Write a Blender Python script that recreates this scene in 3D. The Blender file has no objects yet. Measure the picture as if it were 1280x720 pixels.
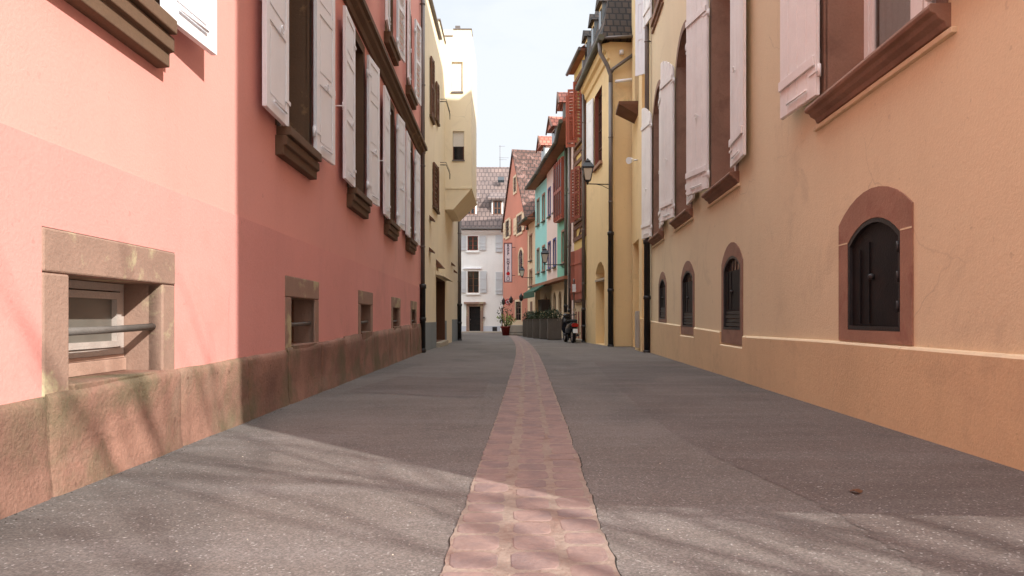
import bpy, bmesh, math, random
from mathutils import Vector, Matrix, noise
random.seed(7)
SC = bpy.context.scene
C = SC.collection
F = 880.0; CX = 640.0; CY = 398.0       # focal length in photo pixels, vanishing point
S = 0.78                                # everything is measured in camera heights, then scaled to metres
PI = math.pi

def gz(y):
    if y < 4: return 0.0
    return -0.0055 * (y - 4)

# ---------------------------------------------------------------- materials
def lin(c):
    out = []
    for v in c:
        v = v / 255.0
        out.append(v / 12.92 if v <= 0.04045 else ((v + 0.055) / 1.055) ** 2.4)
    return (out[0], out[1], out[2], 1.0)

def new_mat(name):
    m = bpy.data.materials.new(name); m.use_nodes = True
    nt = m.node_tree
    return m, nt, nt.nodes['Principled BSDF']

def nd(nt, t, **kw):
    n = nt.nodes.new(t)
    for k, v in kw.items(): setattr(n, k, v)
    return n

def mixc(nt, fac, a, b, mode='MIX'):
    n = nd(nt, 'ShaderNodeMix', data_type='RGBA', blend_type=mode)
    for i, v in ((0, fac), (6, a), (7, b)):
        if hasattr(v, 'links'): nt.links.new(v, n.inputs[i])
        elif v is not None: n.inputs[i].default_value = v
    return n.outputs[2]

def noise_fac(nt, vec, scale, lo, hi, detail=6, rough=0.6, stretch=None, dist=0.0):
    if stretch:
        mp = nd(nt, 'ShaderNodeMapping'); mp.inputs['Scale'].default_value = stretch
        nt.links.new(vec, mp.inputs[0]); vec = mp.outputs[0]
    n = nd(nt, 'ShaderNodeTexNoise'); n.inputs['Scale'].default_value = scale
    n.inputs['Detail'].default_value = detail; n.inputs['Roughness'].default_value = rough
    n.inputs['Distortion'].default_value = dist
    nt.links.new(vec, n.inputs['Vector'])
    r = nd(nt, 'ShaderNodeMapRange'); r.inputs[1].default_value = lo; r.inputs[2].default_value = hi
    r.clamp = True
    nt.links.new(n.outputs[0], r.inputs[0])
    return r.outputs[0], n.outputs[0]

def scale_rgb(c, k): return (min(1, c[0]*k), min(1, c[1]*k), min(1, c[2]*k), 1)

def surf(name, col, rough=0.85, var=0.12, vs=0.8, fine=40, bump=0.15, bdist=0.01, spec=0.3,
         col2=None, f2=(0.5, 0.7), s2=2.0, stretch=None, metal=0.0, fine_col=0.08, streak=0.0, wear=0.0):
    m, nt, b = new_mat(name)
    co = nd(nt, 'ShaderNodeTexCoord').outputs['Object']
    base = lin(col) if max(col) > 1.01 else col
    f, _ = noise_fac(nt, co, vs, 0.3, 0.7, stretch=stretch)
    c = mixc(nt, f, scale_rgb(base, 1 - var), scale_rgb(base, 1 + var))
    if col2:
        f, _ = noise_fac(nt, co, s2, f2[0], f2[1], detail=8, rough=0.65, stretch=stretch, dist=0.4)
        c = mixc(nt, f, c, lin(col2))
    if streak:
        f, _ = noise_fac(nt, co, 3.0, 0.5, 0.8, stretch=(1, 1, 0.08), detail=5)
        mth = nd(nt, 'ShaderNodeMath', operation='MULTIPLY'); nt.links.new(f, mth.inputs[0]); mth.inputs[1].default_value = streak
        c = mixc(nt, mth.outputs[0], c, scale_rgb(base, 0.55))
    if wear:
        v2 = nd(nt, 'ShaderNodeTexVoronoi', feature='DISTANCE_TO_EDGE'); v2.inputs['Scale'].default_value = 0.33
        dn = nd(nt, 'ShaderNodeTexNoise'); dn.inputs['Scale'].default_value = 3.0; dn.inputs['Detail'].default_value = 7; nt.links.new(co, dn.inputs['Vector'])
        vm = nd(nt, 'ShaderNodeMix', data_type='VECTOR'); vm.inputs[0].default_value = 0.2
        nt.links.new(co, vm.inputs[4]); nt.links.new(dn.outputs['Color'], vm.inputs[5]); nt.links.new(vm.outputs[1], v2.inputs['Vector'])
        r3 = nd(nt, 'ShaderNodeMapRange'); r3.inputs[1].default_value = 0.0; r3.inputs[2].default_value = 0.0022; r3.inputs[3].default_value = 0.35; r3.inputs[4].default_value = 0
        nt.links.new(v2.outputs['Distance'], r3.inputs[0])
        gate, _ = noise_fac(nt, co, 0.5, 0.5, 0.6)
        mth = nd(nt, 'ShaderNodeMath', operation='MULTIPLY'); nt.links.new(r3.outputs[0], mth.inputs[0]); nt.links.new(gate, mth.inputs[1])
        c = mixc(nt, mth.outputs[0], c, scale_rgb(base, 0.45))
        f, _ = noise_fac(nt, co, 1.1, 0.56, 0.66, detail=9, rough=0.7, dist=0.6)
        mth = nd(nt, 'ShaderNodeMath', operation='MULTIPLY'); nt.links.new(f, mth.inputs[0]); mth.inputs[1].default_value = wear
        c = mixc(nt, mth.outputs[0], c, mixc(nt, 0.5, scale_rgb(base, 0.72), lin((150, 130, 110))))
        f, _ = noise_fac(nt, co, 14, 0.70, 0.74, detail=2)
        mth = nd(nt, 'ShaderNodeMath', operation='MULTIPLY'); nt.links.new(f, mth.inputs[0]); mth.inputs[1].default_value = wear*1.6
        c = mixc(nt, mth.outputs[0], c, scale_rgb(base, 0.6))
    ff, raw = noise_fac(nt, co, fine, 0.3, 0.7, detail=4, rough=0.7)
    c = mixc(nt, ff, c, scale_rgb(base, 1 - fine_col * 3), 'MIX') if False else mixc(nt, 1.0, c, mixc(nt, ff, (1 - fine_col,)*3 + (1,), (1 + fine_col,)*3 + (1,)), 'MULTIPLY')
    nt.links.new(c, b.inputs['Base Color'])
    b.inputs['Roughness'].default_value = rough
    b.inputs['Specular IOR Level'].default_value = spec
    b.inputs['Metallic'].default_value = metal
    if bump:
        _, r2 = noise_fac(nt, co, fine * 0.25, 0, 1, detail=5)
        add = nd(nt, 'ShaderNodeMath', operation='ADD'); nt.links.new(raw, add.inputs[0]); nt.links.new(r2, add.inputs[1])
        bp = nd(nt, 'ShaderNodeBump'); bp.inputs['Strength'].default_value = bump; bp.inputs['Distance'].default_value = bdist
        nt.links.new(add.outputs[0], bp.inputs['Height']); nt.links.new(bp.outputs[0], b.inputs['Normal'])
    return m

def tiles(name, c1, c2, mortar, sx, sz, axis='x', patch=None):
    m, nt, b = new_mat(name)
    co = nd(nt, 'ShaderNodeTexCoord').outputs['Object']
    sp = nd(nt, 'ShaderNodeSeparateXYZ'); nt.links.new(co, sp.inputs[0])
    cb = nd(nt, 'ShaderNodeCombineXYZ')
    nt.links.new(sp.outputs['X' if axis == 'x' else 'Y'], cb.inputs[0]); nt.links.new(sp.outputs['Z'], cb.inputs[1])
    br = nd(nt, 'ShaderNodeTexBrick'); nt.links.new(cb.outputs[0], br.inputs['Vector'])
    br.inputs['Color1'].default_value = lin(c1); br.inputs['Color2'].default_value = lin(c2); br.inputs['Mortar'].default_value = lin(mortar)
    br.inputs['Scale'].default_value = 1.0; br.inputs['Brick Width'].default_value = sx; br.inputs['Row Height'].default_value = sz
    br.inputs['Mortar Size'].default_value = min(sx, sz) * 0.13; br.inputs['Mortar Smooth'].default_value = 0.3
    c = br.outputs['Color']
    f, _ = noise_fac(nt, co, 0.7, 0.35, 0.65, detail=6)
    c = mixc(nt, 1.0, c, mixc(nt, f, (0.75, 0.75, 0.75, 1), (1.2, 1.15, 1.1, 1)), 'MULTIPLY')
    if patch:
        f, _ = noise_fac(nt, co, 2.2, 0.52, 0.6, detail=8, rough=0.8)
        c = mixc(nt, f, c, lin(patch))
    nt.links.new(c, b.inputs['Base Color']); b.inputs['Roughness'].default_value = 0.9
    bp = nd(nt, 'ShaderNodeBump'); bp.inputs['Strength'].default_value = 0.6; bp.inputs['Distance'].default_value = 0.03
    inv = nd(nt, 'ShaderNodeMath', operation='SUBTRACT'); inv.inputs[0].default_value = 1; nt.links.new(br.outputs['Fac'], inv.inputs[1])
    nt.links.new(inv.outputs[0], bp.inputs['Height']); nt.links.new(bp.outputs[0], b.inputs['Normal'])
    return m

def glass_dark(name, col=(0.012, 0.014, 0.016, 1), rough=0.08):
    m, nt, b = new_mat(name)
    b.inputs['Base Color'].default_value = col; b.inputs['Roughness'].default_value = rough
    b.inputs['Specular IOR Level'].default_value = 0.6
    return m

def glass_clear(name):
    m, nt, b = new_mat(name)
    tr = nd(nt, 'ShaderNodeBsdfTransparent'); tr.inputs[0].default_value = (0.8, 0.83, 0.84, 1)
    gl = nd(nt, 'ShaderNodeBsdfGlossy'); gl.inputs['Roughness'].default_value = 0.03
    lw = nd(nt, 'ShaderNodeLayerWeight'); fr = nd(nt, 'ShaderNodeMath', operation='POWER'); nt.links.new(lw.outputs['Facing'], fr.inputs[0]); fr.inputs[1].default_value = 4.0
    mx = nd(nt, 'ShaderNodeMixShader')
    nt.links.new(fr.outputs[0], mx.inputs[0]); nt.links.new(tr.outputs[0], mx.inputs[1]); nt.links.new(gl.outputs[0], mx.inputs[2])
    nt.links.new(mx.outputs[0], nt.nodes['Material Output'].inputs['Surface'])
    return m

def asphalt(name='asphalt', k=1.0, warm=1.0):
    m, nt, b = new_mat(name)
    co = nd(nt, 'ShaderNodeTexCoord').outputs['Object']
    g1 = (0.126*k*warm, 0.106*k, 0.092*k, 1); g2 = (0.170*k*warm, 0.146*k, 0.128*k, 1)
    f, _ = noise_fac(nt, co, 0.55, 0.35, 0.65, detail=7, dist=0.3)
    c = mixc(nt, f, g1, g2)
    # two big patches of darker and browner repairs, with a soft diagonal seam
    f, _ = noise_fac(nt, co, 0.28, 0.50, 0.53, detail=3, stretch=(1, 0.35, 1))
    c = mixc(nt, f, c, mixc(nt, 0.5, c, (0.085, 0.074, 0.066, 1)))
    f, _ = noise_fac(nt, co, 2.6, 0.56, 0.72, detail=6)
    c = mixc(nt, f, c, mixc(nt, 0.35, c, (0.07, 0.062, 0.056, 1)))
    # transverse worn bands
    f, _ = noise_fac(nt, co, 1.6, 0.45, 0.75, detail=5, stretch=(0.35, 1.8, 1))
    c = mixc(nt, f, c, mixc(nt, 0.35, c, (0.21, 0.195, 0.185, 1)))
    # aggregate
    v = nd(nt, 'ShaderNodeTexVoronoi'); v.inputs['Scale'].default_value = 150; nt.links.new(co, v.inputs['Vector'])
    sp = nd(nt, 'ShaderNodeSeparateColor'); nt.links.new(v.outputs['Color'], sp.inputs[0])
    r = nd(nt, 'ShaderNodeMapRange'); r.inputs[1].default_value = 0.2; r.inputs[2].default_value = 1.0; r.inputs[3].default_value = 0.74; r.inputs[4].default_value = 1.25
    nt.links.new(sp.outputs[0], r.inputs[0])
    cb = nd(nt, 'ShaderNodeCombineXYZ')
    for i in range(3): nt.links.new(r.outputs[0], cb.inputs[i])
    c = mixc(nt, 1.0, c, cb.outputs[0], 'MULTIPLY')
    r2 = nd(nt, 'ShaderNodeMapRange'); r2.inputs[1].default_value = 0.975; r2.inputs[2].default_value = 0.985; nt.links.new(sp.outputs[1], r2.inputs[0])
    c = mixc(nt, r2.outputs[0], c, (0.29, 0.27, 0.25, 1))
    # hairline cracks
    v2 = nd(nt, 'ShaderNodeTexVoronoi', feature='DISTANCE_TO_EDGE'); v2.inputs['Scale'].default_value = 0.42
    dn = nd(nt, 'ShaderNodeTexNoise'); dn.inputs['Scale'].default_value = 2.5; dn.inputs['Detail'].default_value = 6; nt.links.new(co, dn.inputs['Vector'])
    vm = nd(nt, 'ShaderNodeMix', data_type='VECTOR'); vm.inputs[0].default_value = 0.22
    nt.links.new(co, vm.inputs[4]); nt.links.new(dn.outputs['Color'], vm.inputs[5]); nt.links.new(vm.outputs[1], v2.inputs['Vector'])
    r3 = nd(nt, 'ShaderNodeMapRange'); r3.inputs[1].default_value = 0.0; r3.inputs[2].default_value = 0.005; r3.inputs[3].default_value = 0.22; r3.inputs[4].default_value = 0
    nt.links.new(v2.outputs['Distance'], r3.inputs[0])
    c = mixc(nt, r3.outputs[0], c, (0.05, 0.045, 0.04, 1))
    nt.links.new(c, b.inputs['Base Color'])
    b.inputs['Roughness'].default_value = 0.88; b.inputs['Specular IOR Level'].default_value = 0.35
    bp = nd(nt, 'ShaderNodeBump'); bp.inputs['Strength'].default_value = 0.7; bp.inputs['Distance'].default_value = 0.004
    nt.links.new(sp.outputs[0], bp.inputs['Height'])
    _, big = noise_fac(nt, co, 1.3, 0, 1, detail=4)
    bp2 = nd(nt, 'ShaderNodeBump'); bp2.inputs['Strength'].default_value = 0.5; bp2.inputs['Distance'].default_value = 0.05
    nt.links.new(big, bp2.inputs['Height']); nt.links.new(bp.outputs[0], bp2.inputs['Normal'])
    nt.links.new(bp2.outputs[0], b.inputs['Normal'])
    return m

M = {}
M['asphalt'] = asphalt()
M['asphalt_patch'] = asphalt('asphalt_patch', 0.80, 1.06)
M['pink'] = surf('salmon_render', (222, 157, 145), var=0.05, vs=0.5, fine=60, bump=0.25, bdist=0.006, fine_col=0.03, streak=0.10, wear=0.14)
M['pink_low'] = surf('salmon_render_lower', (218, 151, 141), var=0.06, vs=0.6, fine=55, bump=0.28, bdist=0.006, fine_col=0.04, streak=0.10, wear=0.2)
M['sand_base'] = surf('weathered_sandstone_base', (142, 106, 90), var=0.34, vs=1.6, fine=45, bump=0.5, bdist=0.014, col2=(112, 98, 76), f2=(0.46, 0.64), s2=1.8, fine_col=0.12, streak=0.35, wear=0.7)
M['sand_frame'] = surf('sandstone_frame', (150, 122, 106), var=0.12, vs=2.0, fine=50, bump=0.4, bdist=0.008, col2=(180, 166, 132), f2=(0.55, 0.62), s2=1.8, fine_col=0.06)
M['brown_stone'] = surf('brown_painted_stone', (104, 82, 64), var=0.12, vs=1.5, fine=40, bump=0.35, bdist=0.006, col2=(150, 118, 84), f2=(0.62, 0.7), s2=1.6, fine_col=0.06)
M['red_stone'] = surf('red_sandstone', (156, 120, 100), var=0.14, vs=2.2, fine=45, bump=0.4, bdist=0.008, col2=(138, 94, 80), f2=(0.5, 0.7), s2=3, fine_col=0.07)
M['purple_stone'] = surf('dark_red_sandstone', (146, 116, 98), var=0.14, vs=1.8, fine=45, bump=0.4, bdist=0.008, col2=(124, 96, 80), f2=(0.5, 0.7), s2=2.2, fine_col=0.07)
M['tan'] = surf('tan_render', (223, 204, 169), var=0.05, vs=0.45, fine=55, bump=0.35, bdist=0.008, fine_col=0.04, streak=0.12, wear=0.22)
M['ochre'] = surf('ochre_render_base', (216, 188, 148), var=0.08, vs=0.8, fine=50, bump=0.35, bdist=0.008, col2=(206, 178, 142), f2=(0.5, 0.75), s2=1.6, fine_col=0.06, streak=0.15, wear=0.3)
M['yellow'] = surf('yellow_render', (230, 202, 154), var=0.05, vs=0.5, fine=50, bump=0.25, bdist=0.006, fine_col=0.03, streak=0.12, wear=0.25)
M['cream_wall'] = surf('cream_render', (230, 215, 186), var=0.04, vs=0.5, fine=50, bump=0.2, bdist=0.006, fine_col=0.03, streak=0.10, wear=0.15)
M['bluegrey'] = surf('blue_grey_base', (128, 134, 136), var=0.10, vs=1, fine=40)
M['white_wall'] = surf('white_render', (240, 238, 232), var=0.04, vs=0.4, fine=30, bump=0.2, streak=0.12, wear=0.15)
M['white_base'] = surf('pale_blue_base', (196, 200, 208), var=0.06, vs=1, fine=30)
M['hotel'] = surf('orange_render', (196, 128, 106), var=0.08, vs=0.4, fine=30, streak=0.15, wear=0.3)
M['turq'] = surf('turquoise_render', (150, 204, 196), var=0.05, vs=0.5, fine=30, streak=0.1)
M['palepink'] = surf('pale_pink_render', (222, 198, 186), var=0.05, vs=0.5, fine=30, streak=0.1)
M['green'] = surf('green_render', (128, 182, 158), var=0.05, vs=0.5, fine=30, streak=0.1)
M['beige'] = surf('beige_render', (214, 190, 158), var=0.05, vs=0.5, fine=30, streak=0.15)
M['yellow_infill'] = surf('yellow_infill', (214, 184, 118), var=0.08, vs=0.9, fine=30, streak=0.15)
M['white_paint'] = surf('white_shutter_paint', (236, 236, 238), rough=0.5, var=0.03, vs=3, fine=60, bump=0.06, fine_col=0.02, streak=0.06)
M['cream_paint'] = surf('cream_shutter_paint', (238, 235, 230), rough=0.55, var=0.05, vs=3, fine=60, bump=0.12, fine_col=0.03, streak=0.25)
M['bluewhite_paint'] = surf('bluewhite_paint', (204, 206, 206), rough=0.6, var=0.03, fine=40)
M['red_paint'] = surf('red_shutter_paint', (166, 88, 68), rough=0.6, var=0.10, vs=2, fine=50, bump=0.15, fine_col=0.05)
M['darkred_paint'] = surf('dark_red_paint', (140, 76, 60), rough=0.6, var=0.10, vs=2, fine=50)
M['brown_wood'] = surf('brown_wood', (104, 70, 50), rough=0.6, var=0.15, vs=4, fine=50, stretch=(1, 1, 0.15))
M['old_wood'] = surf('weathered_white_wood', (186, 174, 164), rough=0.7, var=0.10, vs=5, fine=60, bump=0.3, fine_col=0.06, stretch=(0.3, 0.3, 1))
M['timber'] = surf('timber', (112, 78, 60), rough=0.8, var=0.15, vs=3, fine=40)
M['soffit'] = surf('soffit_boards', (142, 96, 70), rough=0.8, var=0.15, vs=3, fine=40)
M['iron'] = surf('black_iron', (40, 38, 38), rough=0.45, var=0.2, vs=4, fine=60, bump=0.2, spec=0.5, fine_col=0.1)
M['rustiron'] = surf('dark_rusty_iron', (24, 21, 21), rough=0.6, var=0.3, vs=3, fine=60, bump=0.2, spec=0.25, col2=(38, 29, 27), f2=(0.5, 0.7), s2=4, fine_col=0.12)
M['greyiron'] = surf('grey_iron', (104, 98, 92), rough=0.6, var=0.2, vs=6, fine=80, bump=0.6, bdist=0.006)
M['zinc'] = surf('zinc_pipe', (112, 104, 100), rough=0.45, var=0.12, vs=2, fine=50, bump=0.1, metal=0.3, streak=0.3)
M['zinc_dark'] = surf('old_zinc', (86, 84, 74), rough=0.6, var=0.2, vs=2, fine=50, bump=0.2, col2=(92, 88, 60), f2=(0.5, 0.7))
M['slate'] = tiles('slate_tiles', (84, 68, 58), (64, 54, 48), (36, 32, 30), 0.22, 0.24, 'x')
M['roof_pink'] = tiles('interlocking_tiles', (118, 102, 96), (104, 90, 86), (82, 70, 68), 0.30, 0.40, 'x')
M['roof_old'] = tiles('old_brown_tiles', (100, 70, 60), (80, 58, 50), (54, 42, 36), 0.28, 0.30, 'x', patch=(128, 98, 88))
M['roof_orange'] = tiles('orange_tiles', (180, 112, 92), (160, 96, 78), (120, 70, 56), 0.22, 0.22, 'x')
M['roof_side'] = tiles('red_tiles', (160, 96, 74), (138, 80, 62), (90, 60, 50), 0.3, 0.3, 'y')
M['glass'] = glass_dark('window_glass')
M['glass_grey'] = glass_dark('dusty_glass', (0.16, 0.145, 0.12, 1), 0.35)
M['glass_clear'] = glass_clear('clear_glass')
M['lamp_glass'] = surf('frosted_lamp_glass', (206, 196, 180), rough=0.25, var=0.05, bump=0, spec=0.5)
M['black'] = surf('black_paint', (22, 22, 24), rough=0.35, var=0.1, bump=0, spec=0.5)
M['rubber'] = surf('rubber', (20, 20, 20), rough=0.8, var=0.1, bump=0)
M['chrome'] = surf('chrome', (180, 180, 184), rough=0.25, var=0.05, bump=0, metal=1.0)
M['scoot'] = surf('dark_blue_lacquer', (18, 20, 30), rough=0.25, var=0.05, bump=0, spec=0.6)
M['red_lens'] = surf('red_lens', (150, 18, 20), rough=0.25, var=0.05, bump=0, spec=0.6)
M['plate'] = surf('white_plate', (220, 222, 220), rough=0.4, var=0.02, bump=0)
M['planter'] = surf('grey_planter', (98, 90, 82), rough=0.7, var=0.12, vs=3, fine=40)
M['soil'] = surf('soil', (50, 38, 30), var=0.2, fine=30)
M['leaf'] = surf('dark_leaf', (48, 60, 36), rough=0.6, var=0.35, vs=6, fine=20, bump=0)
M['leaf2'] = surf('yellow_green_leaf', (116, 128, 60), rough=0.6, var=0.3, vs=6, fine=20, bump=0)
M['dryleaf'] = surf('dry_brown_leaf', (100, 66, 44), rough=0.7, var=0.2, vs=20, fine=60)
M['potred'] = surf('red_pot', (118, 34, 28), rough=0.4, var=0.08, bump=0)
M['awning'] = surf('green_awning', (48, 78, 60), rough=0.8, var=0.1, vs=2, fine=40)
M['paving_red'] = surf('red_paving_stone', (136, 114, 106), rough=0.8, var=0.16, vs=3.3, fine=40, bump=0.5, bdist=0.008, col2=(120, 102, 98), f2=(0.45, 0.6), s2=4.2, fine_col=0.08)
M['mortar'] = surf('pale_mortar', (142, 126, 114), rough=0.9, var=0.15, vs=3, fine=40, bump=0.6, bdist=0.012, col2=(120, 96, 86), f2=(0.5, 0.65), s2=3, fine_col=0.12)
M['grime'] = surf('dark_joint_dirt', (52, 46, 40), rough=0.95, var=0.3, vs=8, fine=40, bump=0.8, bdist=0.01, fine_col=0.2)
M['curtain'] = surf('grey_curtain', (214, 208, 200), rough=0.9, var=0.06, bump=0.1)
M['interior'] = surf('dark_interior', (26, 24, 22), rough=0.9, var=0.1, bump=0)
M['sign_white'] = surf('sign_panel', (226, 214, 218), rough=0.4, var=0.03, bump=0)
M['sign_navy'] = surf('sign_letters', (52, 32, 60), rough=0.5, var=0.03, bump=0)
M['blue_paint'] = surf('blue_paint', (66, 68, 120), rough=0.6, var=0.05, bump=0)
M['pink_wood'] = surf('pinkish_wood', (178, 146, 128), rough=0.7, var=0.1, vs=4, fine=60, bump=0.3)
M['sign_red'] = surf('sign_red', (176, 30, 36), rough=0.5, var=0.03, bump=0)
M['sign_rim'] = surf('sign_rim', (96, 52, 60), rough=0.5, var=0.05, bump=0)
M['plaster_grey'] = surf('pale_box', (176, 168, 156), rough=0.6, var=0.05)
M['stonewhite'] = surf('pale_stone_step', (172, 160, 142), var=0.1, fine=40)
M['shutter_roll'] = surf('roller_shutter', (220, 214, 204), rough=0.6, var=0.03, bump=0.05)

# ---------------------------------------------------------------- mesh builder
class Wall:
    """a vertical plane: s along it, n out of it, z up"""
    def __init__(self, x0, y0, x1, y1, left=False):
        self.p = Vector((x0, y0)); d = Vector((x1 - x0, y1 - y0)); self.L = d.length; self.d = d / self.L
        self.n = Vector((-self.d.y, self.d.x)) if left else Vector((self.d.y, -self.d.x))
        self.left = left
    def pt(self, s, n, z):
        q = self.p + self.d * s + self.n * n
        return Vector((q.x, q.y, z))
    def s(self, px, n=0.0):
        k = (px - CX) / F
        q = self.p + self.n * n
        return (k * q.y - q.x) / (self.d.x - k * self.d.y)
    def z(self, px, py, n=0.0):
        y = self.pt(self.s(px, n), n, 0).y
        return 1 + (CY - py) * y / F
    def sy(self, y): return (y - self.p.y) / self.d.y
    def sx(self, x): return (x - self.p.x) / self.d.x

class Free:
    def pt(self, s, n, z): return Vector((s, n, z))
FREE = Free()

class MB:
    def __init__(self): self.bm = bmesh.new()
    def face(self, pts, mi=0, smooth=False):
        vs = [self.bm.verts.new(p) for p in pts]
        try:
            f = self.bm.faces.new(vs); f.material_index = mi; f.smooth = smooth
            return f
        except ValueError: return None
    def hexa(self, p, mi=0):
        vs = [self.bm.verts.new(q) for q in p]
        for idx in ((0,3,2,1),(4,5,6,7),(0,1,5,4),(1,2,6,5),(2,3,7,6),(3,0,4,7)):
            f = self.bm.faces.new([vs[i] for i in idx]); f.material_index = mi
    def box(self, W, s0, s1, n0, n1, z0, z1, mi=0):
        self.hexa([W.pt(s0,n0,z0), W.pt(s1,n0,z0), W.pt(s1,n1,z0), W.pt(s0,n1,z0),
                   W.pt(s0,n0,z1), W.pt(s1,n0,z1), W.pt(s1,n1,z1), W.pt(s0,n1,z1)], mi)
    def prism(self, pts2, f0, f1, mi=0, smooth=False):
        """pts2: list of 2d points; f0,f1 map (a,b) to the two end faces"""
        a = [self.bm.verts.new(f0(*q)) for q in pts2]; b = [self.bm.verts.new(f1(*q)) for q in pts2]
        n = len(pts2)
        f = self.bm.faces.new(a); f.material_index = mi
        f = self.bm.faces.new(b[::-1]); f.material_index = mi
        for i in range(n):
            f = self.bm.faces.new([a[i], b[i], b[(i+1) % n], a[(i+1) % n]]); f.material_index = mi; f.smooth = smooth
    def tube(self, pts, r, seg=10, mi=0, cap=True):
        pts = [Vector(p) for p in pts]; rings = []
        rr = r if isinstance(r, (list, tuple)) else [r] * len(pts)
        for i, p in enumerate(pts):
            if i == 0: t = pts[1] - p
            elif i == len(pts) - 1: t = p - pts[i-1]
            else: t = (pts[i+1] - p).normalized() + (p - pts[i-1]).normalized()
            t.normalize()
            u = t.cross(Vector((0, 0, 1)))
            if u.length < 0.05: u = t.cross(Vector((1, 0, 0)))
            u.normalize(); v = t.cross(u)
            rings.append([self.bm.verts.new(p + (u * math.cos(2*PI*k/seg) + v * math.sin(2*PI*k/seg)) * rr[i]) for k in range(seg)])
        for a, b in zip(rings, rings[1:]):
            for k in range(seg):
                f = self.bm.faces.new([a[k], a[(k+1) % seg], b[(k+1) % seg], b[k]]); f.smooth = True; f.material_index = mi
        if cap:
            for q in (rings[0], rings[-1][::-1]):
                f = self.bm.faces.new(q); f.material_index = mi
    def lathe(self, c, prof, seg=16, mi=0, smooth=True):
        c = Vector(c); rings = []
        for r, z in prof:
            rings.append([self.bm.verts.new(c + Vector((r * math.cos(2*PI*k/seg), r * math.sin(2*PI*k/seg), z))) for k in range(seg)])
        for a, b in zip(rings, rings[1:]):
            for k in range(seg):
                f = self.bm.faces.new([a[k], a[(k+1) % seg], b[(k+1) % seg], b[k]]); f.smooth = smooth; f.material_index = mi
        for q in (rings[0], rings[-1][::-1]):
            f = self.bm.faces.new(q); f.material_index = mi
    def build(self, name, mats, parent=None, bevel=0.0, fix=True):
        if fix: bmesh.ops.recalc_face_normals(self.bm, faces=self.bm.faces[:])
        me = bpy.data.meshes.new(name)
        off = Vector((0, 0, 0)); r = parent
        while r is not None:
            off += r.location; r = r.parent
        self.bm.transform(Matrix.Translation(-off))
        self.bm.to_mesh(me); self.bm.free()
        if not isinstance(mats, (list, tuple)): mats = [mats]
        for m in mats: me.materials.append(M[m] if isinstance(m, str) else m)
        o = bpy.data.objects.new(name, me); C.objects.link(o)
        if parent is not None: o.parent = parent
        if bevel:
            md = o.modifiers.new('bevel', 'BEVEL'); md.width = bevel * S; md.segments = 2; md.limit_method = 'ANGLE'; md.angle_limit = 0.7
        return o

def tag(o, label=None, cat=None, group=None, kind=None):
    if label: o['label'] = label
    if cat: o['category'] = cat
    if group: o['group'] = group
    if kind: o['kind'] = kind
    return o

def thing(name, loc, label, cat, group=None):
    o = bpy.data.objects.new(name, None); C.objects.link(o); o.location = loc; o.empty_display_size = 0.3
    return tag(o, label, cat, group)

# ---------------------------------------------------------------- facade kit
def arc(s0, s1, zs, rise, n=10):
    """points from (s1,zs) over the top to (s0,zs)"""
    if rise <= 0: return [(s1, zs), (s0, zs)]
    hw = (s1 - s0) / 2; mid = (s0 + s1) / 2
    R = (hw*hw + rise*rise) / (2*rise); zc = zs + rise - R
    a = math.asin(min(1, hw / R))
    if rise > hw: a = PI - a
    return [(mid + R * math.sin(a - 2*a*i/n), zc + R * math.cos(a - 2*a*i/n)) for i in range(n + 1)]

def profile(s0, s1, z0, z1, rise=0, n=10):
    if rise <= 0:
        return [(s0, z0), (s1, z0)] + [(s1 + (s0 - s1) * i / n, z1) for i in range(n + 1)]
    return [(s0, z0), (s1, z0)] + arc(s0, s1, z1 - rise, rise, n)

def uniq(v):
    v = sorted(v); o = []
    for x in v:
        if not o or x - o[-1] > 1e-4: o.append(x)
    return o

def facade(mb, W, s0, s1, z0, z1, holes=(), n=0.0, depth=0.4, mi=0, mr=1, step=None):
    ss = uniq([s0, s1] + [v for h in holes for v in (h['s0'], h['s1'])])
    zz = uniq([z0, z1] + [v for h in holes for v in (h['z0'], h['z1'])])
    for a, b in zip(ss, ss[1:]):
        for c, d in zip(zz, zz[1:]):
            ms, mz = (a+b)/2, (c+d)/2
            if any(h['s0'] < ms < h['s1'] and h['z0'] < mz < h['z1'] for h in holes): continue
            mb.face([W.pt(a,n,c), W.pt(b,n,c), W.pt(b,n,d), W.pt(a,n,d)], mi)
    for h in holes:
        rise = h.get('rise', 0); d = h.get('d', depth)
        pr = profile(h['s0'], h['s1'], h['z0'], h['z1'], rise)
        if rise > 0:
            ar = arc(h['s0'], h['s1'], h['z1'] - rise, rise)
            k = len(ar) // 2
            for seq, cor in ((ar[:k+1], (h['s1'], h['z1'])), (ar[k:], (h['s0'], h['z1']))):
                for p, q in zip(seq, seq[1:]):
                    if abs(p[1]-h['z1']) < 1e-5 and abs(q[1]-h['z1']) < 1e-5: continue
                    mb.face([W.pt(p[0],n,p[1]), W.pt(q[0],n,q[1]), W.pt(cor[0],n,cor[1])], mi)
        for i in range(len(pr)):
            p, q = pr[i], pr[(i+1) % len(pr)]
            mb.face([W.pt(p[0],n,p[1]), W.pt(q[0],n,q[1]), W.pt(q[0],n-d,q[1]), W.pt(p[0],n-d,p[1])], h.get('mr', mr))
        if h.get('back', True):
            mb.face([W.pt(p[0], n-d, p[1]) for p in pr], h.get('mb', mr))

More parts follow.
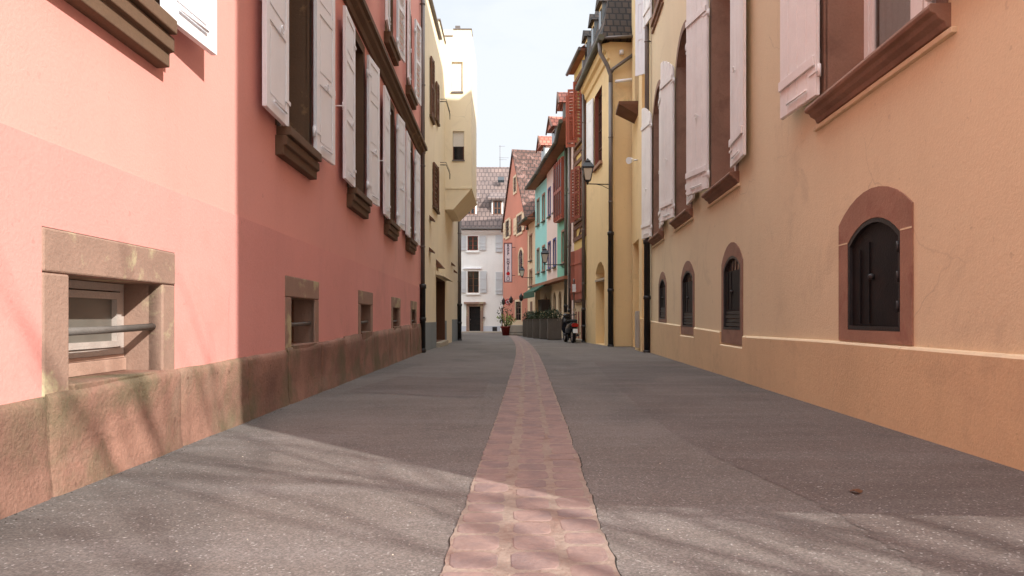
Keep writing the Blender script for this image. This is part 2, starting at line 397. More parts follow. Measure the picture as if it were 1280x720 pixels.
def body(mb, W, s0, s1, z0, z1, depth, mi=0, top=None):
    """the other sides of a building behind its facade"""
    P = lambda s, n, z: W.pt(s, n, z)
    mb.face([P(s0,0,z0), P(s0,-depth,z0), P(s0,-depth,z1), P(s0,0,z1)], mi)
    mb.face([P(s1,0,z0), P(s1,-depth,z0), P(s1,-depth,z1), P(s1,0,z1)], mi)
    mb.face([P(s0,-depth,z0), P(s1,-depth,z0), P(s1,-depth,z1), P(s0,-depth,z1)], mi)
    mb.face([P(s0,0,z1), P(s1,0,z1), P(s1,-depth,z1), P(s0,-depth,z1)], mi if top is None else top)

def ring(mb, W, o, i, n0, n1, mi=0):
    """stone surround: o and i are (s0,s1,z0,z1,rise)"""
    a = profile(*o); b = profile(*i); k = len(a)
    for j in range(k):
        p, q, r, t = a[j], a[(j+1) % k], b[(j+1) % k], b[j]
        for n in (n0, n1):
            mb.face([W.pt(p[0],n,p[1]), W.pt(q[0],n,q[1]), W.pt(r[0],n,r[1]), W.pt(t[0],n,t[1])], mi)
        mb.face([W.pt(p[0],n0,p[1]), W.pt(q[0],n0,q[1]), W.pt(q[0],n1,q[1]), W.pt(p[0],n1,p[1])], mi)
        mb.face([W.pt(t[0],n0,t[1]), W.pt(r[0],n0,r[1]), W.pt(r[0],n1,r[1]), W.pt(t[0],n1,t[1])], mi)

def window(W, s0, s1, z0, z1, n, parent, fm='brown_wood', pm='glass', fw=0.07, th=0.06, cols=2, rows=3, rise=0, name='window', bars=0.03):
    mb = MB()
    ring(mb, W, (s0, s1, z0, z1, rise), (s0+fw, s1-fw, z0+fw, z1-fw, max(0, rise*0.9)), n, n+th)
    for c in range(1, cols):
        s = s0 + (s1-s0)*c/cols; w = bars*1.6
        mb.box(W, s-w, s+w, n+0.004, n+th-0.006, z0+fw*0.6, z1-fw*0.6)
    for r in range(1, rows):
        z = z0 + (z1-rise*0.5-z0)*r/rows
        mb.box(W, s0+fw*0.5, s1-fw*0.5, n+0.008, n+th-0.01, z-bars/2, z+bars/2)
    o = mb.build(name, fm, parent)
    g = MB(); pr = profile(s0+fw*0.5, s1-fw*0.5, z0+fw*0.5, z1-fw*0.5, rise)
    g.prism(pr, lambda a, b: W.pt(a, n+0.012, b), lambda a, b: W.pt(a, n+0.02, b))
    g.build('pane', pm, o)
    return o

def sill(W, s0, s1, z0, z1, n1, parent, m, steps=2):
    """moulded sill that gets deeper towards the top"""
    mb = MB()
    prof = []
    for i in range(steps):
        a = z0 + (z1-z0)*i/steps; b = z0 + (z1-z0)*(i+1)/steps
        n = n1*(0.45 + 0.55*(i+1)/steps)
        prof += [(n, a + 0.006), (n, b - 0.006)]
    prof = [(-0.05, z0)] + [(0.03, z0)] + prof + [(-0.05, z1)]
    mb.prism(prof, lambda a, b: W.pt(s0, a, b), lambda a, b: W.pt(s1, a, b))
    return mb.build('sill', m, parent, bevel=0.008)

class Leaf:
    """local frame of a shutter leaf: u from the hinge, v through its thickness"""
    def __init__(self, W, sh, sgn, n0, ang):
        self.W, self.sh, self.sgn, self.n0, self.a = W, sh, sgn, n0, ang
    def pt(self, u, v, z):
        return self.W.pt(self.sh + self.sgn*(u*math.cos(self.a) - v*math.sin(self.a)), self.n0 + u*math.sin(self.a) + v*math.cos(self.a), z)

def shutter(W, sh, sgn, w, z0, z1, parent, m, n0=0.05, ang=0.06, style='panel', th=0.05, drop=0.0, name='shutter', hw=True):
    L = Leaf(W, sh, sgn, n0, math.radians(ang)); mb = MB()
    if style == 'louver':
        fw = 0.09
        mb.box(L, 0, fw, 0, th, z0, z1); mb.box(L, w-fw, w, 0, th, z0, z1)
        for za in (z0, (z0+z1)/2 - 0.05, z1-0.12): mb.box(L, fw, w-fw, 0.002, th-0.002, za, za+0.12)
        k = int((z1-z0)/0.16)
        for i in range(k):
            z = z0 + 0.1 + (z1-z0-0.2)*i/k
            mb.hexa([L.pt(fw,0.0,z), L.pt(w-fw,0.0,z), L.pt(w-fw,0.012,z-0.01), L.pt(fw,0.012,z-0.01),
                     L.pt(fw,th-0.008,z+0.07), L.pt(w-fw,th-0.008,z+0.07), L.pt(w-fw,th,z+0.06), L.pt(fw,th,z+0.06)])
    elif style == 'plank':
        k = 5
        prof = [(0, z0), (w, z0)] + [(w - w*i/k, z1 - drop*((i/k)**1.6)) for i in range(k+1)]
        mb.prism(prof, lambda a, b: L.pt(a, 0.0, b), lambda a, b: L.pt(a, th*0.6, b))
        nb = 4
        for i in range(nb):   # boards with open joints
            a = w*i/nb + 0.006; b = w*(i+1)/nb - 0.006
            t = (1 - (a+b)/2/w)
            mb.box(L, a, b, th*0.6+0.001, th, z0+0.004, z1 - drop*(t**1.6) - 0.02)
        for za in (z0+0.35, z1-0.75):
            mb.box(L, 0.02, w-0.02, th+0.001, th+0.03, za, za+0.12)
    else:
        mb.box(L, 0, w, 0, th*0.7, z0, z1)
        fw = 0.11
        mb.box(L, 0, fw, th*0.7+0.001, th, z0, z1); mb.box(L, w-fw, w, th*0.7+0.001, th, z0, z1)
        H = z1-z0
        for za, zb in ((0, 0.05), (0.35, 0.40), (0.70, 0.75), (0.96, 1.0)):
            mb.box(L, fw+0.002, w-fw-0.002, th*0.7+0.001, th-0.001, z0+H*za, z0+H*zb)
        for za, zb in ((0.05, 0.35), (0.40, 0.70), (0.75, 0.96)):
            mb.box(L, fw+0.05, w-fw-0.05, th*0.7+0.001, th-0.006, z0+H*za+0.05, z0+H*zb-0.05)
            # inside face too
            mb.box(L, fw+0.05, w-fw-0.05, -0.008, -0.001, z0+H*za+0.05, z0+H*zb-0.05)
    o = mb.build(name, m, parent, bevel=0.006 if style != 'louver' else 0)
    if hw:
        for za in (z0+0.28, z1-0.35-drop):
            hb = MB()
            hb.tube([L.pt(-0.025, 0.02, za-0.07), L.pt(-0.025, 0.02, za+0.07)], 0.022, 8)
            hb.box(L, -0.03, 0.16, th+0.001, th+0.012, za-0.02, za+0.02)
            hb.build('hinge', m, o)
        lb = MB(); zc = z0 + (z1-z0)*0.36
        pts = [L.pt(w*0.45 - 0.045, th, zc)] + [L.pt(w*0.45 - 0.045*math.cos(t*PI/5), th+0.035, zc + 0.045*math.sin(t*PI/5)) for t in range(11)]
        lb.tube(pts, 0.01, 6, cap=False)
        lb.build('latch', m, o); lb = MB()
        lb.tube([L.pt(w*0.2, th+0.02, z0+0.12), L.pt(w*0.75, th+0.02, z0+0.12)], 0.012, 6)
        lb.build('shutter_bar', m, o)
    return o

def downpipe(W, s, n, ztop, zbot, parent, r=0.06, iron_top=2.0, r2=0.075, m='zinc'):
    mb = MB()
    mb.tube([W.pt(s, n, ztop), W.pt(s, n, iron_top)], r, 12)
    z = iron_top + 1.2
    while z < ztop:
        mb.lathe(W.pt(s, n, z), [(r+0.004, -0.03), (r+0.014, -0.02), (r+0.014, 0.02), (r+0.004, 0.03)], 12)
        mb.box(W, s-0.015, s+0.015, -0.02, n-r*0.8, z-0.015, z+0.015)
        z += 2.6
    o = mb.build('downpipe', m, parent)
    ib = MB()
    ib.lathe(W.pt(s, n, 0), [(r2, zbot), (r2, iron_top-0.15), (r2+0.025, iron_top-0.14), (r2+0.025, iron_top-0.02), (r2, iron_top)], 14)
    for z in (zbot+0.12, (zbot+iron_top)/2):
        ib.lathe(W.pt(s, n, z), [(r2+0.003, -0.06), (r2+0.022, -0.05), (r2+0.022, 0.05), (r2+0.003, 0.06)], 14)
    ib.build('cast_iron_foot', 'iron', o)
    return o

def moulding(W, s0, s1, pts, parent, m, name='cornice'):
    mb = MB(); mb.prism(pts, lambda a, b: W.pt(s0, a, b), lambda a, b: W.pt(s1, a, b))
    return mb.build(name, m, parent, bevel=0.006)

# ================================================================ GROUND
def ground():
    mb = MB()
    xs = [-400, -60, -12, -6, 0, 6, 12, 60, 400]; ys = [-300, -60, -10, 0, 4, 70, 120, 400, 900]
    V = {}
    for i, x in enumerate(xs):
        for j, y in enumerate(ys): V[i, j] = mb.bm.verts.new((x, y, max(gz(y), gz(70))))
    for i in range(len(xs)-1):
        for j in range(len(ys)-1):
            mb.bm.faces.new([V[i,j], V[i+1,j], V[i+1,j+1], V[i,j+1]])
    o = mb.build('ground', 'asphalt'); tag(o, 'worn grey asphalt of the lane', 'ground', kind='structure')
ground()

GP = [(-9, .0), (-2, .03), (2.7, .066), (4.1, .10), (6.5, .17), (10, .25), (15, .36), (21, .46), (28, .50), (34, .46), (45, .25), (60, -.3), (67, -.6)]
def gx(y):
    for (a, xa), (b, xb) in zip(GP, GP[1:]):
        if a <= y <= b:
            t = (y-a)/(b-a); return xa + (xb-xa)*t
    return GP[-1][1]
def gully():
    hw = 0.345
    mb = MB(); ys = [-8 + i*0.25 for i in range(40)] + [2 + i*0.04 for i in range(250)] + [12 + i*0.25 for i in range(216)]
    def strip(a, b, dz, jit, mi):
        prev = None
        for y in ys:
            ja = jit*(noise.noise(Vector((y*1.7, a*3, 1))) + 0.8*noise.noise(Vector((y*9, a*3, 1))) + 0.5*noise.noise(Vector((y*25, a, 4)))); jb = jit*(noise.noise(Vector((y*1.9, b*3, 7))) + 0.8*noise.noise(Vector((y*8, b*3, 7))) + 0.5*noise.noise(Vector((y*23, b, 2))))
            c = (mb.bm.verts.new((gx(y)+a+ja, y, gz(y)+dz)), mb.bm.verts.new((gx(y)+b+jb, y, gz(y)+dz)))
            if prev:
                f = mb.bm.faces.new([prev[0], prev[1], c[1], c[0]]); f.material_index = mi
            prev = c
    strip(-hw-0.002, hw+0.006, 0.004, 0.016, 1)
    strip(-hw, hw, 0.008, 0.012, 0)
    mb.build('paved_gutter_bed', ['mortar', 'grime'])
    g = bpy.data.objects['paved_gutter_bed']; g.name = 'gutter_bed'; tag(g, 'pale mortar bed of the gutter', 'gutter', kind='structure')
    sb = MB(); cols = [(-0.338, 0.215), (-0.078, 0.205), (0.155, 0.188)]
    for a, w in cols:
        y = -6 + random.random()*0.1
        while y < 60:
            ln = random.uniform(0.17, 0.26) if y < 25 else 0.3
            if -1 < y + 100 and random.random() < 0.985:
                ww = w*random.uniform(0.90, 1.02) ; x0 = gx(y) + a + random.uniform(-0.012, 0.012)
                h = 0.0105 + random.uniform(-0.0015, 0.0015); b = gz(y)
                k = 10; pts = []
                sk = random.uniform(-0.06, 0.06)
                cxp = x0+ww/2; cyp = y+ln/2
                e = 4.5
                for i in range(k):
                    t = 2*PI*(i+0.5)/k; ct, st = math.cos(t), math.sin(t)
                    rx = ww/2*(abs(ct)**(2/e))*(1 if ct > 0 else -1); ry = (ln/2-0.009)*(abs(st)**(2/e))*(1 if st > 0 else -1)
                    rx *= random.uniform(0.93, 1.03); ry *= random.uniform(0.92, 1.03)
                    pts.append((cxp+rx, cyp+ry+rx*sk))
                lo = [sb.bm.verts.new((p[0], p[1], b+0.004)) for p in pts]
                mid = [sb.bm.verts.new((p[0]*0.985+cxp*0.015, p[1]*0.985+cyp*0.015, b+h*0.85)) for p in pts]
                hi = [sb.bm.verts.new((p[0]*0.94+cxp*0.06, p[1]*0.94+cyp*0.06, b+h+random.uniform(-.0005, .0005))) for p in pts]
                for i in range(k):
                    j = (i+1) % k
                    f = sb.bm.faces.new([lo[i], lo[j], mid[j], mid[i]]); f.smooth = True
                    f = sb.bm.faces.new([mid[i], mid[j], hi[j], hi[i]]); f.smooth = False
                f = sb.bm.faces.new(hi); f.smooth = False
            y += ln
    o = sb.build('gutter_paving', 'paving_red'); tag(o, 'three rows of worn red paving stones down the middle of the lane', 'paving', kind='structure')
gully()

def road_patch():
    gp = lambda px, py: (lambda y: ((px-CX)/F*y, y))(0.978/((py-CY)/F - 0.0055)) if py < 560 else (lambda y: ((px-CX)/F*y, y))(F/(py-CY))
    A = [gp(*q) for q in ((742, 452), (765, 478), (800, 510), (838, 540), (905, 575), (985, 612), (1060, 650), (1135, 700), (1190, 760), (1240, 860))]
    mb = MB(); prev = None
    for i, (a, b) in enumerate(zip(A, A[1:])):
        for t in range(24):
            u = t/24; x = a[0]+(b[0]-a[0])*u + 0.05*noise.noise(Vector((i*3+t*0.22, 2, 0))) + 0.02*noise.noise(Vector((i*9+t*1.3, 5, 0))); y = a[1]+(b[1]-a[1])*u
            c = (mb.bm.verts.new((x, y, gz(y)+0.002)), mb.bm.verts.new((XR(max(y, 1))+0.02, y, gz(y)+0.002)))
            if prev: mb.bm.faces.new([prev[0], prev[1], c[1], c[0]])
            prev = c
    o = mb.build('asphalt_patch', 'asphalt_patch'); tag(o, 'browner asphalt patch along the right wall', 'road patch', kind='structure')
    mb = MB()    # a second, transverse repair further on
    B = [gp(*q) for q in ((500, 470), (612, 474), (604, 498), (430, 490))]
    mb.face([Vector((x, y, gz(y)+0.004)) for x, y in B]); o = mb.build('asphalt_patch', 'asphalt_patch'); tag(o, 'old transverse asphalt repair on the left of the gutter', 'road patch', kind='structure')
XR = lambda y: 3.13 + 0.06*y
road_patch()

# gravel and bits of litter scattered on the asphalt: uncountable
gm = MB()
for i in range(260):
    y = 2.6 + (random.random()**1.6)*22; x = random.uniform(-2.5, 3.4)
    if abs(x - gx(y)) < 0.3: continue
    r = random.uniform(0.002, 0.006) * (1.6 if random.random() < 0.06 else 1)
    c = Vector((x, y, gz(y)+r*0.4)); a = random.random()*6
    pts = [c + Vector((r*math.cos(a+k*2.1)*random.uniform(.6, 1.5), r*math.sin(a+k*2.1), -r*0.5)) for k in range(3)]
    top = c + Vector((0, 0, r*0.5))
    for k in range(3): gm.face([pts[k], pts[(k+1) % 3], top], 0)
for i in range(420):
    y = 3.0 + (random.random()**1.4)*19; side = random.random() < 0.5
    off = abs(random.gauss(0, 0.05)) + 0.01
    x = (-2.56-0.018*y+0.07+off) if side else (3.13+0.06*y-0.055-off)
    r = random.uniform(0.002, 0.006); c = Vector((x, y, gz(y)+0.002)); a = random.random()*6
    pts = [c + Vector((r*math.cos(a+k*2.1)*random.uniform(.6, 1.5), r*math.sin(a+k*2.1), -r*0.3)) for k in range(3)]
    for k in range(3): gm.face([pts[k], pts[(k+1) % 3], c + Vector((0, 0, r*0.7))], 1)
o = gm.build('gravel', ['stonewhite', 'grime']); tag(o, 'tiny pale chips of gravel scattered on the asphalt', 'gravel', kind='stuff')

# ================================================================ LEFT: SALMON HOUSE
WL = Wall(-2.56 + 0.018*8, -8, -2.56 - 0.018*22.9, 22.9)     # X = -2.56-.018Y
LY = WL.sy
def left_house():
    root = thing('house', WL.pt(0, 0, 0), 'salmon-pink rendered house on the left with white panelled shutters and sandstone base', 'house')
    cell = [(3.92, 5.52), (8.37, 9.92), (12.7, 14.15), (16.6, 18.1), (20.2, 21.7)]
    basez = [(3.6, .57), (5.5, .60), (7, .613), (10, .66), (13.2, .72), (22.9, .86)]
    def bz(Y):
        if Y <= basez[0][0]: return .57 - (3.6-Y)*0.004
        for (a, za), (b, zb) in zip(basez, basez[1:]):
            if a <= Y <= b: return za + (zb-za)*(Y-a)/(b-a)
        return .86
    holes = []
    wins = [4.53, 8.78, 12.55, 16.35, 19.95]
    for c in wins:
        holes.append(dict(s0=LY(c-0.6), s1=LY(c+0.6), z0=3.22, z1=5.95, d=0.42))
        if c > 8: holes.append(dict(s0=LY(c-0.60), s1=LY(c+0.60), z0=7.4, z1=9.8, d=0.35))
    inner = []
    for i, (a, b) in enumerate(cell):
        ia, ib = a+0.24, b-0.2
        zb = bz((a+b)/2) + 0.02
        inner.append((ia, ib, zb, 1.26))
        holes.append(dict(s0=LY(ia), s1=LY(ib), z0=zb, z1=1.26, d=0.34, mr=2))
    mb = MB()
    facade(mb, WL, 0, WL.L, -0.6, 14.0, holes, mi=0, mr=1)
    body(mb, WL, 0, WL.L, -0.6, 14.0, 10, 0)
    mb.build('wall', ['pink', 'brown_stone', 'sand_frame'], root, fix=True)
    # lower render coat, a touch thicker, with its top lip
    lb = MB()
    h2 = [dict(s0=LY(a)+0.0, s1=LY(b), z0=0.0, z1=1.515, d=0.0, back=False) for a, b in cell]
    ss = uniq([0, WL.L] + [v for h in h2 for v in (h['s0'], h['s1'])])
    for a, b in zip(ss, ss[1:]):
        m = (a+b)/2
        zlo = 1.515 if any(h['s0'] < m < h['s1'] for h in h2) else 0.3
        k = max(1, int((b-a)/0.5))
        for i in range(k):
            p, q = a+(b-a)*i/k, a+(b-a)*(i+1)/k
            zp = 2.0 + 0.006*noise.noise(Vector((p*1.3, 0, 3))); zq = 2.0 + 0.006*noise.noise(Vector((q*1.3, 0, 3)))
            lb.face([WL.pt(p,.012,zlo), WL.pt(q,.012,zlo), WL.pt(q,.012,zq), WL.pt(p,.012,zp)])
            lb.face([WL.pt(p,.012,zp), WL.pt(q,.012,zq), WL.pt(q,-.01,zq+.004), WL.pt(p,-.01,zp+.004)])
    for h in h2:
        lb.box(WL, h['s0']-0.01, h['s0'], 0.0005, 0.011, 0.3, 1.52)
    lb.build('lower_render', 'pink_low', root)
    # stone base as separate blocks with eroded faces
    edges = [-8, -5.4, -2.8, -0.6, 1.2, 2.6, 3.93, 5.55, 7.05, 8.4, 9.95, 11.5, 12.7, 14.2, 16, 18.1, 20, 21.6, 22.9]
    bb = MB()
    for e0, e1 in zip(edges, edges[1:]):
        st = 0.045 if e1 < 12 and e1 > 1 else 0.15
        ns = max(2, int((e1-e0)/st)); nz = 22 if e1 < 12 else 8
        seed = random.random()*50; dz = random.uniform(-0.015, 0.015); dn = random.uniform(-0.012, 0.012)
        grid = []
        g0, g1 = e0+0.006, e1-0.006
        for i in range(ns+1):
            Y = g0 + (g1-g0)*i/ns; row = []
            tz = bz(Y) + dz + 0.012*noise.noise(Vector((Y*2.2, seed, 0)))
            bott = gz(Y) - 0.25
            for j in range(nz+1):
                t = j/nz; z = bott + (tz-bott)*t
                q = Vector((Y*1.6, z*2.4, seed)); 
                n = 0.060 + dn*0.7 + 0.008*noise.fractal(q, 0.8, 2.0, 5) + 0.020*noise.noise(q*0.5)
                r = noise.ridged_multi_fractal(Vector((Y*0.7, z*2.6, seed)), 0.9, 2.2, 4, 1.0, 2.0)
                if r > 1.55: n -= min(0.03, (r-1.55)*0.06)
                n += 0.03*max(0, 1-(z-gz(Y))/0.2)*0.7
                ed = min(i, ns-i)*((g1-g0)/ns); n -= 0.016*math.exp(-(ed/0.018)**1.5)
                et = (1-t)*(tz-bott); n -= 0.02*math.exp(-(et/0.015))
                row.append(bb.bm.verts.new(WL.pt(LY(Y), n, z)))
            row.append(bb.bm.verts.new(WL.pt(LY(Y), -0.02, tz+0.004)))
            grid.append(row)
        for i in range(ns):
            for j in range(nz+1):
                f = bb.bm.faces.new([grid[i][j], grid[i+1][j], grid[i+1][j+1], grid[i][j+1]]); f.smooth = True
        for row, sgn in ((grid[0], 1), (grid[-1], 1)):
            Y = g0 if row is grid[0] else g1
            back = [WL.pt(LY(Y), -0.02, v.co.z) for v in row[:-1]]
            for j in range(nz):
                bb.face([row[j].co.copy(), row[j+1].co.copy(), back[j+1], back[j]])
    bb.build('stone_base', 'sand_base', root)
    # mortar beads in the joints
    # cellar windows
    for i, (a, b) in enumerate(cell):
        ia, ib, zb, zt = inner[i]
        mb = MB(); sa, sb_, si, sj = LY(a), LY(b), LY(ia), LY(ib)
        mb.box(WL, sa, sb_, -0.1, 0.022, 1.262, 1.512)                                # lintel
        mb.box(WL, sa, si, -0.1, 0.020, bz(a)-0.02, 1.258); mb.box(WL, sj, sb_, -0.1, 0.018, bz(b)-0.02, 1.258)
        w = mb.build('cellar_window', 'sand_frame', root, bevel=0.012)
        s2 = MB(); s2.box(WL, si+0.002, sj-0.002, -0.30, 0.045, zb-0.14, zb+0.004); s2.build('sill', 'sand_base', w, bevel=0.01)
        z0 = zb + 0.006
        if i == 0:
            fb = MB(); fb.box(WL, si+0.005, sj-0.01, -0.33, -0.25, z0, z0+0.09); fb.box(WL, si+0.005, sj-0.01, -0.33, -0.265, z0+0.092, z0+0.12)
            fb.build('wooden_board', 'pink_wood', w, bevel=0.004)
            z0 += 0.122
            f = MB(); ring(f, WL, (si+0.01, sj-0.01, z0, 1.255, 0), (si+0.07, sj-0.06, z0+0.05, 1.20, 0), -0.33, -0.27)
            ring(f, WL, (si+0.08, sj-0.07, z0+0.055, 1.19, 0), (si+0.14, sj-0.13, z0+0.10, 1.14, 0), -0.315, -0.255)
            fr = f.build('frame', 'old_wood', w, bevel=0.004)
            g = MB(); g.box(WL, si+0.10, sj-0.10, -0.305, -0.295, z0+0.07, 1.17); g.build('pane', 'glass_grey', w)
        else:
            g = MB(); ring(g, WL, (si, sj, z0, 1.26, 0), (si+0.06, sj-0.06, z0+0.05, 1.21, 0), -0.33, -0.28); g.build('frame', 'brown_wood', w)
            g = MB(); g.box(WL, si+0.04, sj-0.04, -0.31, -0.30, z0+0.03, 1.23); g.build('pane', 'glass', w)
        bar = MB(); zc = 0.93
        bar.tube([WL.pt(si-0.05, -0.06, zc-0.012), WL.pt((si+sj)/2, -0.058, zc-0.006), WL.pt(sj+0.02, -0.06, zc+0.008)], [0.026, 0.024, 0.026], 8)
        bar.build('iron_bar', 'greyiron', w)
    # upper windows
    for c in wins:
        s0, s1 = LY(c-0.6), LY(c+0.6)
        w = window(WL, s0, s1, 3.22, 5.95, -0.40, root, 'old_wood', 'glass', cols=2, rows=3, name='window')
        sl = sill(WL, s0-0.14, s1+0.14, 2.87, 3.10, 0.13, w, 'brown_stone')
        mb = MB(); mb.box(WL, s0-0.10, s1+0.10, -0.3, 0.17, 3.104, 3.21); mb.build('sill_slab', 'brown_stone', w, bevel=0.01)
        mb = MB(); ring(mb, WL, (s0-0.14, s1+0.14, 3.212, 6.12, 0), (s0, s1, 3.213, 5.95, 0), -0.02, 0.02); mb.build('surround', 'brown_stone', w)
        a1, a2 = random.uniform(1.5, 3), random.uniform(2, 5)
        shutter(WL, s0-0.01, -1, 0.86, 3.21, 5.93, root, 'white_paint', n0=0.07, ang=a1)
        shutter(WL, s1+0.01, 1, 0.78, 3.21, 5.93, root, 'white_paint', n0=0.08, ang=a2)
        if c > 8:
            s0, s1 = LY(c-0.6), LY(c+0.6)
            w = window(WL, s0, s1, 7.4, 9.8, -0.33, root, 'old_wood', 'glass', cols=2, rows=3)
            sill(WL, s0-0.14, s1+0.14, 7.12, 7.38, 0.17, w, 'brown_stone')
            shutter(WL, s0-0.01, -1, 0.66, 7.4, 9.75, root, 'white_paint', n0=0.07, ang=4, style='louver')
            shutter(WL, s1+0.01, 1, 0.66, 7.4, 9.75, root, 'white_paint', n0=0.08, ang=7, style='louver')
    moulding(WL, 0, WL.L+0.05, [(-0.02, 6.20), (0.05, 6.20), (0.07, 6.30), (0.15, 6.36), (0.16, 6.44), (0.22, 6.46), (0.22, 6.56), (0.12, 6.62), (-0.02, 6.64)], root, 'brown_stone', 'string_course')
    # shutter dogs on the wall
    for c in wins:
        for d in (-1.62, 1.62):
            p = MB(); s = LY(c+d)
            if s > WL.L-0.2: continue
            p.tube([WL.pt(s, 0, 4.3), WL.pt(s, 0.14, 4.3)], 0.012, 6); p.tube([WL.pt(s, 0.13, 4.24), WL.pt(s, 0.13, 4.36)], 0.01, 6)
            p.build('shutter_hook', 'white_paint', root)
    p = MB(); s = LY(10.45); p.box(WL, s-0.03, s+0.03, 0.0, 0.02, 3.55, 3.98); p.build('thermometer_plate', 'white_paint', root)
    downpipe(WL, LY(22.62), 0.10, 13.6, gz(22)-0.05, root, r=0.068, iron_top=2.1, r2=0.088)
    moulding(WL, -0.1, WL.L+0.1, [(-0.02, 13.3), (0.2, 13.4), (0.4, 13.7), (0.42, 14.0), (-0.02, 14.02)], root, 'brown_stone', 'cornice')
left_house()

# ================================================================ LEFT: CREAM BUILDING WITH BAY
WM = Wall(-2.95, 22.95, -2.95, 38.4)
def cream_house():
    root = thing('house', WM.pt(0, 0, gz(25)), 'cream house with a corbelled square bay and stepped parapet behind the salmon house', 'house')
    Y0 = 22.95; sy = lambda y: y - Y0
    holes = [dict(s0=sy(27.35), s1=sy(30.99), z0=gz(29)+0.2, z1=2.62, d=0.9, mb=2, mr=3),
             dict(s0=sy(26.1), s1=sy(27.8), z0=5.2, z1=6.8, d=0.2, mb=2),
             dict(s0=sy(25.2), s1=sy(26.2), z0=8.3, z1=10.4, d=0.2, mb=2),
             dict(s0=sy(27.0), s1=sy(27.9), z0=8.7, z1=10.1, d=0.2, mb=2)]
    mb = MB(); facade(mb, WM, 0, sy(31.0), -0.6, 12.3, holes, mi=0, mr=0)
    facade(mb, WM, sy(31.0), WM.L, -0.6, 13.7, [], mi=0, mr=0)
    body(mb, WM, 0, sy(31.0), -0.6, 12.3, 9, 0); body(mb, WM, sy(31.0), WM.L, -0.6, 13.7, 9.01, 0)
    # stepped parapet
    mb.box(WM, sy(28.6), sy(30.998), -1.2, -0.002, 12.302, 13.1)
    mb.build('wall', ['cream_wall', 'cream_wall', 'interior', 'brown_wood'], root)
    cp = MB(); cp.box(WM, -0.02, sy(28.58), -0.3, 0.12, 12.304, 12.36); cp.box(WM, sy(28.55), sy(31.02), -1.25, 0.05, 13.102, 13.16)
    cp.build('parapet_cap', 'zinc', root)
    # bay
    s0, s1, d = sy(31.0), sy(35.5), 1.16
    zb, zt = 6.72, 13.72
    WF = Wall(-2.95, 31.0, -1.79, 31.0)        # the bay's face towards the camera
    fw = lambda px: WF.s(px)
    h = [dict(s0=0.30, s1=0.78, z0=10.97, z1=12.3, d=0.16), dict(s0=0.34, s1=0.84, z0=7.97, z1=9.25, d=0.16)]
    bm = MB(); facade(bm, WF, 0, 1.16, zb, zt, h, mi=0, mr=0)
    bm.face([WM.pt(s0,d,zb), WM.pt(s1,d,zb), WM.pt(s1,d,zt), WM.pt(s0,d,zt)]); bm.face([WM.pt(s1,0,zb), WM.pt(s1,d,zb), WM.pt(s1,d,zt), WM.pt(s1,0,zt)])
    bm.face([WM.pt(s0,0,zt), WM.pt(s1,0,zt), WM.pt(s1,d,zt), WM.pt(s0,d,zt)])
    bm.box(WM, s0-0.03, s1+0.03, 0.0, d+0.03, zb-0.02, zb+0.07)
    # corbel underneath: pyramid into the wall
    A = [WM.pt(s0, 0.0, zb-0.02), WM.pt(s0, d, zb-0.02), WM.pt(s1, d, zb-0.02), WM.pt(s1, 0.0, zb-0.02)]
    B = [WM.pt(s0+0.02, 0.0, 5.8), WM.pt(s0+0.02, 0.36, 5.8), WM.pt(s1-0.6, 0.36, 5.8), WM.pt(s1-0.6, 0.0, 5.8)]
    for i in range(4): bm.face([A[i], A[(i+1) % 4], B[(i+1) % 4], B[i]])
    bm.face(B)
    bay = bm.build('bay', 'cream_wall', root)
    for i, q in enumerate(h):
        w = window(WF, q['s0'], q['s1'], q['z0'], q['z1'], -0.15, bay, 'old_wood' if i == 0 else 'brown_wood', 'glass', cols=1, rows=1, fw=0.05, th=0.03)
        m = MB(); zl = q['z0']+0.06 if i == 0 else q['z0']+0.62
        z = zl
        while z < q['z1']-0.02:
            m.box(WF, q['s0']+0.01, q['s1']-0.01, -0.10, -0.085, z, z+0.048); m.box(WF, q['s0']+0.01, q['s1']-0.01, -0.097, -0.09, z+0.048, z+0.056); z += 0.056
        m.build('roller_shutter', 'shutter_roll', w)
        m = MB(); m.box(WF, q['s0']-0.03, q['s1']+0.03, -0.1, 0.05, q['z0']-0.05, q['z0']); m.build('sill', 'zinc', w)
    m = MB(); m.box(WF, 0.36, 1.18, -0.8, 0.03, zt+0.002, zt+0.04); m.box(WF, -0.02, 0.352, -0.8, 0.03, zt-0.30, zt-0.26); m.build('coping', 'zinc', bay)
    m = MB(); m.box(WF, 0.40, 0.62, -1.1, -0.6, zt+0.03, zt+0.42); m.build('vent', 'zinc', bay)
    # blue-grey base
    b = MB(); zq = 0.86
    b.box(WM, 0.0, sy(27.3), 0.0, 0.02, -0.5, zq); b.build('painted_base', 'bluegrey', root); b = MB()
    b.box(WM, sy(31.02), sy(31.6), 0.0, 0.02, -0.5, 0.9); b.build('painted_base', 'bluegrey', root); b = MB()
    b.box(WM, sy(34.6), sy(38.4)+0.01, 0.0, 0.02, -0.5, 0.95)
    b.build('painted_base', 'bluegrey', root)
    # door in its recess
    dm = MB(); dm.box(WM, sy(27.4), sy(30.95), -0.88, -0.8, gz(29)+0.2, 2.6); 
    dr = dm.build('door', 'brown_wood', root, bevel=0.01)
    for ya, yb in ((27.7, 29.0), (29.3, 30.3)):
        g = MB(); g.box(WM, sy(ya), sy(yb), -0.798, -0.79, 0.5, 2.3); g.build('pane', 'glass', dr)
    g = MB(); g.box(WM, sy(29.4), sy(30.2), -0.789, -0.78, 1.2, 1.6); g.build('notice', 'plaster_grey', root)
    st = MB(); st.box(WM, sy(27.4), sy(30.9), -0.5, 0.16, gz(29)-0.2, gz(29)+0.19); st.build('step', 'stonewhite', root, bevel=0.015)
